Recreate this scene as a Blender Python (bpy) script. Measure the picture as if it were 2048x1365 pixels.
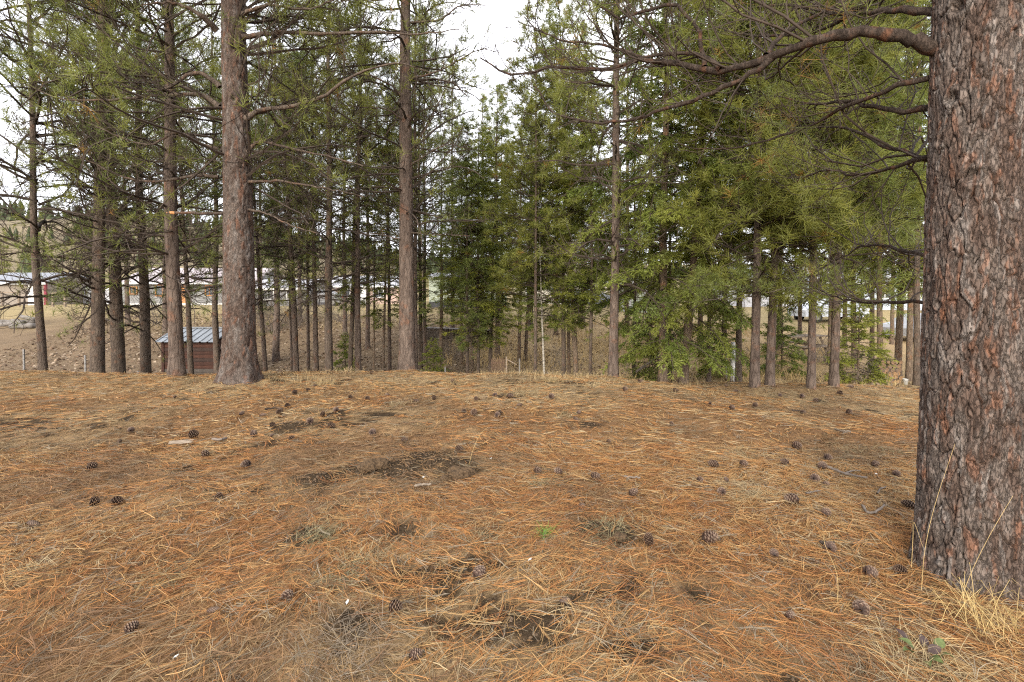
import bpy, math, random
import numpy as np
from mathutils import Vector

for o in list(bpy.data.objects):
    bpy.data.objects.remove(o)
S = bpy.context.scene
COL = S.collection
PI = math.pi

# ------------------------------------------------------------------ camera
F_PX = 967.0            # focal length in photo pixels (2048 wide)
PITCH = math.radians(1.0)
CAM_H = 1.40
SHIFT = -(92.5 - F_PX * math.tan(PITCH)) / 2048.0
cd = bpy.data.cameras.new('camera')
cd.sensor_width = 36.0
cd.lens = F_PX / 2048.0 * 36.0
cd.shift_y = SHIFT
cd.clip_start = 0.05
cd.clip_end = 3000
cam = bpy.data.objects.new('camera', cd)
COL.objects.link(cam)
cam.location = (0, 0, CAM_H)
cam.rotation_euler = (math.radians(90) - PITCH, 0, 0)
S.camera = cam

# ------------------------------------------------------------------ sky
SUN_EL, SUN_AZ = math.radians(21), math.radians(200)   # azimuth clockwise from +Y: behind the camera, to the left
w = bpy.data.worlds.new('World')
S.world = w
w.use_nodes = True
nt = w.node_tree
nt.nodes.clear()
wo = nt.nodes.new('ShaderNodeOutputWorld')
bg = nt.nodes.new('ShaderNodeBackground')
bg.inputs['Strength'].default_value = 0.15
sky = nt.nodes.new('ShaderNodeTexSky')
sky.sky_type = 'NISHITA'
sky.sun_disc = False
sky.sun_elevation = SUN_EL
sky.sun_rotation = SUN_AZ
sky.air_density = 1.0
sky.dust_density = 3.0
sky.ozone_density = 1.2
# a thin, bright cloud sheet over the blue, broken up by noise
tc = nt.nodes.new('ShaderNodeTexCoord')
mp = nt.nodes.new('ShaderNodeMapping')
mp.inputs['Scale'].default_value = (1.0, 1.0, 2.6)
ns = nt.nodes.new('ShaderNodeTexNoise')
ns.inputs['Scale'].default_value = 2.2
ns.inputs['Detail'].default_value = 6
ns.inputs['Roughness'].default_value = 0.55
cr = nt.nodes.new('ShaderNodeMapRange')
cr.inputs['From Min'].default_value = 0.30
cr.inputs['From Max'].default_value = 0.62
cr.inputs['To Min'].default_value = 0.62
cr.inputs['To Max'].default_value = 0.95
mx = nt.nodes.new('ShaderNodeMix')
mx.data_type = 'RGBA'
mx.inputs['B'].default_value = (9.6, 9.6, 10.2, 1)
L = nt.links.new
L(tc.outputs['Generated'], mp.inputs['Vector'])
L(mp.outputs['Vector'], ns.inputs['Vector'])
L(ns.outputs['Fac'], cr.inputs['Value'])
L(cr.outputs['Result'], mx.inputs['Factor'])
L(sky.outputs['Color'], mx.inputs['A'])
L(mx.outputs['Result'], bg.inputs['Color'])
L(bg.outputs['Background'], wo.inputs['Surface'])

sl = bpy.data.lights.new('sun', 'SUN')
sl.energy = 2.7
sl.angle = math.radians(22)
sl.color = (1.0, 0.94, 0.84)
so = bpy.data.objects.new('sun', sl)
COL.objects.link(so)
sd = Vector((math.sin(SUN_AZ) * math.cos(SUN_EL), math.cos(SUN_AZ) * math.cos(SUN_EL), math.sin(SUN_EL)))
so.rotation_euler = sd.to_track_quat('Z', 'Y').to_euler()

S.view_settings.view_transform = 'Standard'
S.view_settings.look = 'None'
S.view_settings.gamma = 1.0
S.view_settings.use_curve_mapping = False
S.view_settings.exposure = 1.0
S.render.engine = 'CYCLES'
S.cycles.max_bounces = 7
S.cycles.diffuse_bounces = 6
S.cycles.glossy_bounces = 1
S.cycles.transmission_bounces = 3
S.cycles.transparent_max_bounces = 4
S.cycles.use_denoising = False
S.cycles.use_adaptive_sampling = True
S.cycles.adaptive_threshold = 0.02
S.cycles.filter_width = 1.2

# ------------------------------------------------------------------ helpers
def hash2(ix, iy, seed):
    ix = ix.astype(np.int64); iy = iy.astype(np.int64)
    h = (ix * 374761393 + iy * 668265263 + seed * 1442695041) & 0xffffffff
    h = ((h ^ (h >> 13)) * 1274126177) & 0xffffffff
    return ((h ^ (h >> 16)) & 0xffffff) / float(0xffffff)

def vnoise(x, y, seed=0):
    x = np.asarray(x, float); y = np.asarray(y, float)
    ix = np.floor(x); iy = np.floor(y)
    fx = x - ix; fy = y - iy
    fx = fx * fx * (3 - 2 * fx); fy = fy * fy * (3 - 2 * fy)
    a = hash2(ix, iy, seed); b = hash2(ix + 1, iy, seed)
    c = hash2(ix, iy + 1, seed); d = hash2(ix + 1, iy + 1, seed)
    return (a * (1 - fx) + b * fx) * (1 - fy) + (c * (1 - fx) + d * fx) * fy

def fbm(x, y, seed=0, oct=4):
    s = 0; a = 0.5; t = 0
    for k in range(oct):
        s = s + a * vnoise(x * 2 ** k, y * 2 ** k, seed + 17 * k); t += a; a *= 0.5
    return s / t

def sstep(a, b, x):
    t = np.clip((x - a) / (b - a), 0, 1)
    return t * t * (3 - 2 * t)

def nrm(v):
    return v / np.maximum(np.linalg.norm(v, axis=-1, keepdims=True), 1e-9)

# ------------------------------------------------------------------ terrain
DIGS = []      # (x, y, radius, height) soil mounds and hollows, filled below

MOUNDS = [(2.33, 2.46, 0.42, 0.02), (-4.29, 7.6, 0.62, 0.09), (-5.70, 8.2, 0.45, 0.05), (-2.06, 9.5, 0.5, 0.06), (1.89, 9.0, 0.4, 0.05), (4.18, 8.3, 0.4, 0.05), (5.2, 8.4, 0.4, 0.05), (5.8, 8.7, 0.4, 0.05)]

def edge_y(x):
    return np.interp(x, [-14, -9, -3, 0, 3, 6, 9], [9.3, 9.3, 9.6, 9.4, 9.0, 8.4, 8.2])

def terrain(x, y):
    x = np.asarray(x, float); y = np.asarray(y, float)
    e = edge_y(x)
    D = np.interp(x, [-12, -3, 0, 3, 6, 9], [1.7, 1.7, 1.3, 0.85, 0.36, 0.25])
    h = -D * sstep(e - 1.3, e + 5.0, y)
    h = h + (D + 0.42) * sstep(18, 33, y)
    h = h + 0.14 * (fbm(x * 0.33, y * 0.33, 3, 2) - 0.5)
    h = h + 0.085 * (fbm(x * 1.3 + 7, y * 1.3, 5, 3) - 0.5)
    h = h + 0.05 * (fbm(x * 4.0, y * 4.0, 9, 2) - 0.5) * np.clip(1.6 - y / 12, 0, 1)
    # low swell along the lip and needle mounds at the trunk feet
    h = h + 0.015 * np.exp(-((y - e + 0.9) / 0.9) ** 2)
    h = h - 0.055 * np.maximum(0, x - 0.3) * sstep(2.5, 8, y) * sstep(40, 25, y)
    for (cx, cy, r, a) in DIGS:
        q = np.hypot(x - cx, y - cy) / r
        h = h + a * np.exp(-q ** 2 * 1.6)
    for (cx, cy, r, a) in MOUNDS:
        h = h + a * np.exp(-(np.hypot(x - cx, y - cy) / r) ** 2)
    h = h + 26 * sstep(95, 420, y) * (0.6 + 0.4 * sstep(100, -200, x)) + 40 * sstep(430, 900, y)
    return h

def ray(px, py):
    xs = (px - 1024.0) / F_PX
    ys = (682.5 - py) / F_PX + SHIFT * 2048.0 / F_PX
    c, s = math.cos(PITCH), math.sin(PITCH)
    # camera looks along +Y, pitched down
    return np.array([xs, c * 1.0 + s * ys, -s * 1.0 + c * ys])

def at(px, py, d):
    """point on the ray of a photo pixel at forward distance d"""
    r = ray(px, py)
    return np.array([0, 0, CAM_H]) + r * (d / r[1])

def ground_at(px, py):
    r = ray(px, py)
    lo, hi = 0.5, 60.0
    t = lo
    while t < hi:
        p = np.array([0, 0, CAM_H]) + r * t
        if p[2] < terrain(p[0], p[1]):
            break
        t += 0.02 + t * 0.002
    return np.array([p[0], p[1], float(terrain(p[0], p[1]))])

# soil digs from the photograph (pixel, radius, height)
for (px, py, r, a) in [(745, 945, 0.26, 0.05), (840, 932, 0.34, 0.05), (905, 942, 0.24, 0.05), (925, 962, 0.15, -0.05), (800, 960, 0.22, 0.02),
                       (1230, 1088, 0.16, 0.05), (800, 1085, 0.12, -0.03), (1180, 1078, 0.12, 0.03), (640, 975, 0.2, 0.03),
                       (1060, 1270, 0.09, -0.025), (900, 1200, 0.08, -0.025), (970, 1215, 0.07, -0.025), (580, 860, 0.25, 0.04),
                       (610, 1100, 0.15, 0.04), (1180, 850, 0.14, 0.02), (700, 1280, 0.12, 0.03), (1390, 1200, 0.08, -0.02)]:
    p = at(px, py, 1.0); t = (p - np.array([0, 0, CAM_H]))
    k = -CAM_H / t[2]
    DIGS.append((t[0] * k, t[1] * k, r, a))

# ------------------------------------------------------------------ materials
def mat_new(name):
    m = bpy.data.materials.new(name); m.use_nodes = True
    n = m.node_tree; n.nodes.clear()
    out = n.nodes.new('ShaderNodeOutputMaterial')
    return m, n, out

def mat_plain(name, rgb, rough=0.8, var=0.25, scale=6.0, bump=0.0, stretch=(1, 1, 1), spec=0.25, metal=0.0):
    m, n, out = mat_new(name)
    b = n.nodes.new('ShaderNodeBsdfPrincipled')
    b.inputs['Roughness'].default_value = rough
    b.inputs['Specular IOR Level'].default_value = spec
    b.inputs['Metallic'].default_value = metal
    t = n.nodes.new('ShaderNodeTexCoord'); mpn = n.nodes.new('ShaderNodeMapping')
    mpn.inputs['Scale'].default_value = stretch
    no = n.nodes.new('ShaderNodeTexNoise'); no.inputs['Scale'].default_value = scale; no.inputs['Detail'].default_value = 5
    r = n.nodes.new('ShaderNodeValToRGB')
    r.color_ramp.elements[0].position = 0.3; r.color_ramp.elements[1].position = 0.7
    r.color_ramp.elements[0].color = tuple(c * (1 - var) for c in rgb) + (1,)
    r.color_ramp.elements[1].color = tuple(min(1, c * (1 + var)) for c in rgb) + (1,)
    k = n.links.new
    k(t.outputs['Object'], mpn.inputs['Vector']); k(mpn.outputs['Vector'], no.inputs['Vector'])
    k(no.outputs['Fac'], r.inputs['Fac']); k(r.outputs['Color'], b.inputs['Base Color'])
    if bump:
        bp = n.nodes.new('ShaderNodeBump'); bp.inputs['Strength'].default_value = bump; bp.inputs['Distance'].default_value = 0.02
        k(no.outputs['Fac'], bp.inputs['Height']); k(bp.outputs['Normal'], b.inputs['Normal'])
    k(b.outputs['BSDF'], out.inputs['Surface'])
    return m

def mat_attr(name, rough=0.7, trans=0.0, spec=0.2, noise=0.0, nscale=30.0, bump=0.0, per_object=False):
    m, n, out = mat_new(name)
    a = n.nodes.new('ShaderNodeAttribute'); a.attribute_name = 'Col'
    b = n.nodes.new('ShaderNodeBsdfPrincipled')
    b.inputs['Roughness'].default_value = rough
    b.inputs['Specular IOR Level'].default_value = spec
    k = n.links.new
    src = a.outputs['Color']
    if per_object:
        oi = n.nodes.new('ShaderNodeObjectInfo'); rp = n.nodes.new('ShaderNodeValToRGB')
        rp.color_ramp.elements[0].color = (0.92, 1.0, 0.86, 1); rp.color_ramp.elements[1].color = (1.20, 1.12, 0.78, 1)
        k(oi.outputs['Random'], rp.inputs['Fac'])
        mo = n.nodes.new('ShaderNodeMix'); mo.data_type = 'RGBA'; mo.blend_type = 'MULTIPLY'; mo.inputs['Factor'].default_value = 1
        k(src, mo.inputs['A']); k(rp.outputs['Color'], mo.inputs['B']); src = mo.outputs['Result']
    if noise or bump:
        t = n.nodes.new('ShaderNodeTexCoord')
        no = n.nodes.new('ShaderNodeTexNoise'); no.inputs['Scale'].default_value = nscale; no.inputs['Detail'].default_value = 6
        no.inputs['Roughness'].default_value = 0.65
        k(t.outputs['Object'], no.inputs['Vector'])
        mr = n.nodes.new('ShaderNodeMapRange')
        mr.inputs['From Min'].default_value = 0.25; mr.inputs['From Max'].default_value = 0.75
        mr.inputs['To Min'].default_value = 1 - noise; mr.inputs['To Max'].default_value = 1 + noise
        k(no.outputs['Fac'], mr.inputs['Value'])
        mm = n.nodes.new('ShaderNodeMix'); mm.data_type = 'RGBA'; mm.blend_type = 'MULTIPLY'
        mm.inputs['Factor'].default_value = 1
        k(src, mm.inputs['A']); k(mr.outputs['Result'], mm.inputs['B'])
        src = mm.outputs['Result']
        if bump:
            bp = n.nodes.new('ShaderNodeBump'); bp.inputs['Strength'].default_value = bump; bp.inputs['Distance'].default_value = 0.01
            k(no.outputs['Fac'], bp.inputs['Height']); k(bp.outputs['Normal'], b.inputs['Normal'])
    k(src, b.inputs['Base Color'])
    if trans:
        tr = n.nodes.new('ShaderNodeBsdfTranslucent'); k(src, tr.inputs['Color'])
        ms = n.nodes.new('ShaderNodeMixShader'); ms.inputs['Fac'].default_value = trans
        k(b.outputs['BSDF'], ms.inputs[1]); k(tr.outputs['BSDF'], ms.inputs[2]); k(ms.outputs['Shader'], out.inputs['Surface'])
    else:
        k(b.outputs['BSDF'], out.inputs['Surface'])
    return m

def mat_bark(name, c_plate, c_dark, c_red, scale=1.0, bump=0.8):
    """furrowed bark: long plates by stretched Voronoi, rust and grey patches"""
    m, n, out = mat_new(name)
    k = n.links.new
    b = n.nodes.new('ShaderNodeBsdfPrincipled'); b.inputs['Roughness'].default_value = 0.9
    b.inputs['Specular IOR Level'].default_value = 0.12
    t = n.nodes.new('ShaderNodeTexCoord')
    mp1 = n.nodes.new('ShaderNodeMapping'); mp1.inputs['Scale'].default_value = (1, 1, 0.28)
    k(t.outputs['Object'], mp1.inputs['Vector'])
    no = n.nodes.new('ShaderNodeTexNoise'); no.inputs['Scale'].default_value = 9 * scale; no.inputs['Detail'].default_value = 7
    no.inputs['Roughness'].default_value = 0.68
    k(mp1.outputs['Vector'], no.inputs['Vector'])
    vo = n.nodes.new('ShaderNodeTexVoronoi'); vo.feature = 'DISTANCE_TO_EDGE'; vo.inputs['Scale'].default_value = 15 * scale
    ad = n.nodes.new('ShaderNodeVectorMath'); ad.operation = 'MULTIPLY_ADD'
    ad.inputs[1].default_value = (0.10, 0.10, 0.10)
    k(no.outputs['Color'], ad.inputs[0]); k(mp1.outputs['Vector'], ad.inputs[2])
    k(ad.outputs['Vector'], vo.inputs['Vector'])
    big = n.nodes.new('ShaderNodeTexNoise'); big.inputs['Scale'].default_value = 5 * scale; big.inputs['Detail'].default_value = 5
    k(t.outputs['Object'], big.inputs['Vector'])
    r1 = n.nodes.new('ShaderNodeValToRGB')
    r1.color_ramp.elements[0].position = 0.32; r1.color_ramp.elements[0].color = c_dark + (1,)
    r1.color_ramp.elements[1].position = 0.66; r1.color_ramp.elements[1].color = c_plate + (1,)
    k(no.outputs['Fac'], r1.inputs['Fac'])
    r2 = n.nodes.new('ShaderNodeMapRange'); r2.inputs['From Min'].default_value = 0.55; r2.inputs['From Max'].default_value = 0.68
    r2.inputs['To Max'].default_value = 0.75
    k(big.outputs['Fac'], r2.inputs['Value'])
    mx2 = n.nodes.new('ShaderNodeMix'); mx2.data_type = 'RGBA'; mx2.inputs['B'].default_value = c_red + (1,)
    k(r2.outputs['Result'], mx2.inputs['Factor']); k(r1.outputs['Color'], mx2.inputs['A'])
    k(mx2.outputs['Result'], b.inputs['Base Color'])
    vr = n.nodes.new('ShaderNodeMapRange'); vr.inputs['From Max'].default_value = 0.16
    k(vo.outputs['Distance'], vr.inputs['Value'])
    ma = n.nodes.new('ShaderNodeMath'); ma.operation = 'MULTIPLY_ADD'; ma.inputs[1].default_value = 0.6
    k(no.outputs['Fac'], ma.inputs[0]); k(vr.outputs['Result'], ma.inputs[2])
    bp = n.nodes.new('ShaderNodeBump'); bp.inputs['Strength'].default_value = bump; bp.inputs['Distance'].default_value = 0.015
    k(ma.outputs['Value'], bp.inputs['Height']); k(bp.outputs['Normal'], b.inputs['Normal'])
    k(b.outputs['BSDF'], out.inputs['Surface'])
    return m

def mat_flaky(name):
    """pine bark close up: vertex colour broken into thin flakes, fine stretched relief"""
    m, n, out = mat_new(name); k = n.links.new
    at_ = n.nodes.new('ShaderNodeAttribute'); at_.attribute_name = 'Col'
    b = n.nodes.new('ShaderNodeBsdfPrincipled'); b.inputs['Roughness'].default_value = 0.88; b.inputs['Specular IOR Level'].default_value = 0.18
    t = n.nodes.new('ShaderNodeTexCoord'); mp_ = n.nodes.new('ShaderNodeMapping'); mp_.inputs['Scale'].default_value = (1, 1, 0.32)
    k(t.outputs['Object'], mp_.inputs['Vector'])
    no = n.nodes.new('ShaderNodeTexNoise'); no.inputs['Scale'].default_value = 34; no.inputs['Detail'].default_value = 8; no.inputs['Roughness'].default_value = 0.7
    k(mp_.outputs['Vector'], no.inputs['Vector'])
    ad = n.nodes.new('ShaderNodeVectorMath'); ad.operation = 'MULTIPLY_ADD'; ad.inputs[1].default_value = (0.045, 0.045, 0.045)
    k(no.outputs['Color'], ad.inputs[0]); k(mp_.outputs['Vector'], ad.inputs[2])
    v1 = n.nodes.new('ShaderNodeTexVoronoi'); v1.inputs['Scale'].default_value = 62
    k(ad.outputs['Vector'], v1.inputs['Vector'])
    v2 = n.nodes.new('ShaderNodeTexVoronoi'); v2.feature = 'DISTANCE_TO_EDGE'; v2.inputs['Scale'].default_value = 62
    k(ad.outputs['Vector'], v2.inputs['Vector'])
    sp = n.nodes.new('ShaderNodeSeparateColor'); k(v1.outputs['Color'], sp.inputs['Color'])
    m1 = n.nodes.new('ShaderNodeMapRange'); m1.inputs['To Min'].default_value = 0.75; m1.inputs['To Max'].default_value = 1.25
    k(sp.outputs['Red'], m1.inputs['Value'])
    m2 = n.nodes.new('ShaderNodeMapRange'); m2.inputs['From Min'].default_value = 0.3; m2.inputs['From Max'].default_value = 0.7; m2.inputs['To Min'].default_value = 0.68; m2.inputs['To Max'].default_value = 1.32
    k(no.outputs['Fac'], m2.inputs['Value'])
    mu = n.nodes.new('ShaderNodeMath'); mu.operation = 'MULTIPLY'; k(m1.outputs['Result'], mu.inputs[0]); k(m2.outputs['Result'], mu.inputs[1])
    mm = n.nodes.new('ShaderNodeMix'); mm.data_type = 'RGBA'; mm.blend_type = 'MULTIPLY'; mm.inputs['Factor'].default_value = 1
    k(at_.outputs['Color'], mm.inputs['A']); k(mu.outputs['Value'], mm.inputs['B']); k(mm.outputs['Result'], b.inputs['Base Color'])
    e = n.nodes.new('ShaderNodeMapRange'); e.inputs['From Max'].default_value = 0.12; k(v2.outputs['Distance'], e.inputs['Value'])
    h1 = n.nodes.new('ShaderNodeMath'); h1.operation = 'MULTIPLY_ADD'; h1.inputs[1].default_value = 0.8; k(sp.outputs['Green'], h1.inputs[0]); k(no.outputs['Fac'], h1.inputs[2])
    h2 = n.nodes.new('ShaderNodeMath'); h2.operation = 'ADD'; k(h1.outputs['Value'], h2.inputs[0]); k(e.outputs['Result'], h2.inputs[1])
    bp = n.nodes.new('ShaderNodeBump'); bp.inputs['Strength'].default_value = 0.9; bp.inputs['Distance'].default_value = 0.006
    k(h2.outputs['Value'], bp.inputs['Height']); k(bp.outputs['Normal'], b.inputs['Normal'])
    k(b.outputs['BSDF'], out.inputs['Surface'])
    return m

M = {}
M['needle_litter'] = mat_attr('needle_litter', 0.75, 0.0, 0.15)
M['foliage'] = mat_attr('foliage', 0.45, 0.5, 0.35, per_object=True)
M['grass'] = mat_attr('grass', 0.8, 0.25, 0.1)
M['bark'] = mat_bark('bark', (0.155, 0.118, 0.094), (0.062, 0.045, 0.036), (0.17, 0.090, 0.056), 1.0, 0.9)
M['bark_hero'] = mat_flaky('bark_hero')
M['bark_fir'] = mat_bark('bark_fir', (0.20, 0.15, 0.108), (0.09, 0.065, 0.047), (0.21, 0.11, 0.058), 1.6, 0.8)
M['bark_dark'] = mat_bark('bark_dark', (0.135, 0.104, 0.080), (0.062, 0.047, 0.037), (0.15, 0.085, 0.055), 1.3, 0.8)
M['bark_pale'] = mat_plain('bark_pale', (0.42, 0.38, 0.32), 0.8, 0.4, 9, 0.3, (1, 1, 3))
M['twig'] = mat_plain('twig', (0.050, 0.037, 0.028), 0.9, 0.35, 7)
M['twig_grey'] = mat_plain('twig_grey', (0.135, 0.11, 0.09), 0.9, 0.35, 7)
M['limb'] = mat_bark('limb', (0.068, 0.050, 0.039), (0.030, 0.022, 0.017), (0.115, 0.054, 0.030), 2.4, 0.7)
M['cone'] = mat_attr('cone', 0.65, 0, 0.3)
M['soil'] = mat_plain('soil', (0.075, 0.052, 0.032), 1.0, 0.35, 40, 0.8)

# ------------------------------------------------------------------ mesh builders
def mesh_np(name, V, faces, mats, midx=None, col=None, smooth=False):
    """V (n,3); faces = list of int arrays (m,3) or (m,4); midx = list of material indices per array"""
    me = bpy.data.meshes.new(name)
    faces = [np.asarray(f, dtype=np.int32) for f in faces if len(f)]
    nl = sum(f.size for f in faces); npoly = sum(len(f) for f in faces)
    me.vertices.add(len(V)); me.vertices.foreach_set('co', np.ascontiguousarray(V, dtype=np.float32).ravel())
    me.loops.add(nl); me.polygons.add(npoly)
    me.loops.foreach_set('vertex_index', np.concatenate([f.ravel() for f in faces]))
    tot = np.concatenate([np.full(len(f), f.shape[1], dtype=np.int32) for f in faces])
    st = np.concatenate([[0], np.cumsum(tot)[:-1]]).astype(np.int32)
    me.polygons.foreach_set('loop_start', st)
    me.polygons.foreach_set('loop_total', tot)
    for m in mats:
        me.materials.append(m)
    if midx is not None:
        me.polygons.foreach_set('material_index', np.concatenate([np.full(len(f), i, dtype=np.int32) for f, i in zip(faces, midx)]))
    me.polygons.foreach_set('use_smooth', np.full(npoly, bool(smooth)))
    if col is not None:
        a = me.attributes.new('Col', 'FLOAT_COLOR', 'POINT')
        c = np.ones((len(V), 4), dtype=np.float32); c[:, :3] = col
        a.data.foreach_set('color', c.ravel())
    me.update(calc_edges=True)
    return me

class Acc:
    """collects vertex/face/colour blocks into one mesh"""
    def __init__(self):
        self.V = []; self.F = []; self.I = []; self.C = []; self.n = 0
    def add(self, V, F, mi=0, col=(0.5, 0.5, 0.5)):
        if len(V) == 0: return
        for f in (F if isinstance(F, list) else [F]):
            self.F.append(np.asarray(f) + self.n); self.I.append(mi)
        self.V.append(V)
        c = np.empty((len(V), 3)); c[:] = col
        self.C.append(c); self.n += len(V)
    def mesh(self, name, mats, smooth=False):
        return mesh_np(name, np.concatenate(self.V), self.F, mats, self.I, np.concatenate(self.C), smooth)

def tubes(P, R, sides=3, cap=False):
    """P (N,K,3), R (N,K) -> verts, quads"""
    N, K, _ = P.shape
    T = np.empty_like(P)
    T[:, 1:-1] = P[:, 2:] - P[:, :-2]; T[:, 0] = P[:, 1] - P[:, 0]; T[:, -1] = P[:, -1] - P[:, -2]
    T = nrm(T)
    ov = nrm(P[:, -1] - P[:, 0])
    ref = np.zeros((N, 3)); ref[np.arange(N), np.argmin(np.abs(ov), axis=1)] = 1
    U = nrm(np.cross(T, ref[:, None, :])); W = np.cross(T, U)
    a = np.arange(sides) / sides * 2 * PI
    V = P[:, :, None, :] + R[:, :, None, None] * (np.cos(a)[None, None, :, None] * U[:, :, None, :] + np.sin(a)[None, None, :, None] * W[:, :, None, :])
    idx = np.arange(N * K * sides).reshape(N, K, sides)
    A = idx[:, :-1, :]; B = np.roll(A, -1, axis=2); D = idx[:, 1:, :]; C = np.roll(D, -1, axis=2)
    Q = np.stack([A, B, C, D], -1).reshape(-1, 4)
    fl = [Q]
    if cap:
        c = idx[:, -1, :]
        fl.append(c if sides in (3, 4) else np.stack([np.repeat(c[:, :1], sides - 2, 1), c[:, 1:-1], c[:, 2:]], -1).reshape(-1, 3))
    return V.reshape(-1, 3), fl

def grow(p, d, ln, K, rng, wander=0.15, up=0.0, bend=0.0):
    N = len(p); P = np.empty((N, K, 3)); P[:, 0] = p; d = nrm(d.copy())
    up = np.broadcast_to(np.asarray(up, float), (N,))
    side = nrm(rng.normal(size=(N, 3))) * bend
    for k in range(1, K):
        d = d + rng.normal(size=(N, 3)) * wander + side / K
        d[:, 2] += up * (k / K)
        d = nrm(d)
        P[:, k] = P[:, k - 1] + d * (ln / (K - 1))[:, None]
    return P

def along(P, i, t):
    K = P.shape[1]
    s = np.clip(t, 0, 0.9999) * (K - 1); k = s.astype(int); f = (s - k)[:, None]
    a = P[i, k]; b = P[i, k + 1]
    return a * (1 - f) + b * f, nrm(b - a)

def sub_dirs(tan, rng, ang, upbias=0.2, flat=0.6):
    r = rng.normal(size=tan.shape); r[:, 2] *= flat; r[:, 2] += upbias
    s = nrm(r - (r * tan).sum(1, keepdims=True) * tan)
    a = np.broadcast_to(ang, (len(tan),))[:, None]
    return nrm(tan * np.cos(a) + s * np.sin(a))

def spawn(P, ln, per_m, t0, rng, tpow=1.0):
    n = np.maximum(1, rng.poisson(np.maximum(ln * per_m, 0.2)))
    i = np.repeat(np.arange(len(P)), n)
    t = t0 + (1 - t0) * rng.random(len(i)) ** tpow
    return i, t

def tufts(pos, d, rng, n, length, width, spread, cols, back=0.10):
    """bundles of long needles, one slim triangle each"""
    Mn = len(pos)
    if Mn == 0: return np.zeros((0, 3)), np.zeros((0, 3), int), np.zeros((0, 3))
    d = np.repeat(d, n, 0); p = np.repeat(pos, n, 0)
    u = rng.random(len(p))[:, None]
    p = p - d * u * back
    nd = nrm(d * (0.75 - 0.35 * u) + nrm(rng.normal(size=p.shape)) * spread)
    nd[:, 2] -= 0.05
    ln = length * (np.repeat(0.6 + 0.65 * rng.random(Mn), n) * (0.75 + 0.4 * rng.random(len(p))))[:, None]
    s = nrm(np.cross(nd, rng.normal(size=p.shape))) * width * 0.5
    V = np.stack([p - s, p + s, p + nd * ln], 1).reshape(-1, 3)
    Fi = np.arange(len(V)).reshape(-1, 3)
    c = np.repeat(cols, n, 0) * (0.82 + 0.36 * rng.random((len(p), 1)))
    return V, Fi, np.repeat(c, 3, 0)

def pine_cols(n, rng, brown=0.04, tone=1.0):
    a = np.array([0.128, 0.150, 0.041]); b = np.array([0.246, 0.256, 0.072]); c = np.array([0.176, 0.204, 0.080])
    r = rng.random((n, 1)); q = rng.random((n, 1))
    col = (a * (1 - r) + b * r) * (1 - 0.5 * q) + c * 0.5 * q
    m = rng.random(n) < brown
    col[m] = np.array([0.26, 0.15, 0.055])
    return col * tone

def pine_system(acc, P1, L1, R1, alive, rng, sec=6.0, ter=6.0, nd=16, nl=0.15, nw=0.0042, sides=4, min_t=0.15, secl=0.42,
                twig=1.0, tone=1.0, tuft_keep=1.0, brown=0.015):
    """main limbs P1 with curved side branches, twigs and needle tufts; alive (N,) in 0..1"""
    V, Fq = tubes(P1, R1, sides); acc.add(V, Fq, 0)
    i, t = spawn(P1, L1, sec, min_t, rng)
    p, tan = along(P1, i, t)
    l2 = (0.18 + secl * L1[i] * (1.05 - t) * (0.45 + 0.8 * rng.random(len(i))))
    d2 = sub_dirs(tan, rng, 0.65 + 0.35 * rng.random(len(i)), 0.12, 0.55)
    P2 = grow(p, d2, l2, 7, rng, 0.20, 0.15 + 0.40 * rng.random(len(i)), 1.1)
    r0 = (0.0034 + 0.0052 * l2) * twig
    R2 = r0[:, None] * np.linspace(1, 0.45, 7)[None]
    V, Fq = tubes(P2, R2, 3); acc.add(V, Fq, 1)
    al2 = alive[i] * np.clip(0.35 + 0.9 * t, 0, 1)
    j, t3 = spawn(P2, l2, ter, 0.15, rng)
    p3, tan3 = along(P2, j, t3)
    l3 = 0.10 + 0.32 * l2[j] * (1.1 - t3) * (0.5 + rng.random(len(j)))
    d3 = sub_dirs(tan3, rng, 0.6 + 0.5 * rng.random(len(j)), 0.25, 0.7)
    P3 = grow(p3, d3, l3, 5, rng, 0.18, 0.4, 0.5)
    R3 = (np.full(len(j), 0.0034) * twig)[:, None] * np.linspace(1, 0.6, 5)[None]
    V, Fq = tubes(P3, R3, 3); acc.add(V, Fq, 1)
    al3 = al2[j]
    pos = np.concatenate([P2[:, -1], P3[:, -1]]); dr = np.concatenate([P2[:, -1] - P2[:, -2], P3[:, -1] - P3[:, -2]])
    al = np.concatenate([al2, al3])
    k = rng.random(len(al)) < al * tuft_keep
    pos, dr = pos[k], nrm(dr[k])
    dr[:, 2] += 0.15
    V, Fi, c = tufts(pos, nrm(dr), rng, nd, nl, nw, 0.85, pine_cols(len(pos), rng, brown, tone))
    acc.add(V, Fi, 2, c)

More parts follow.
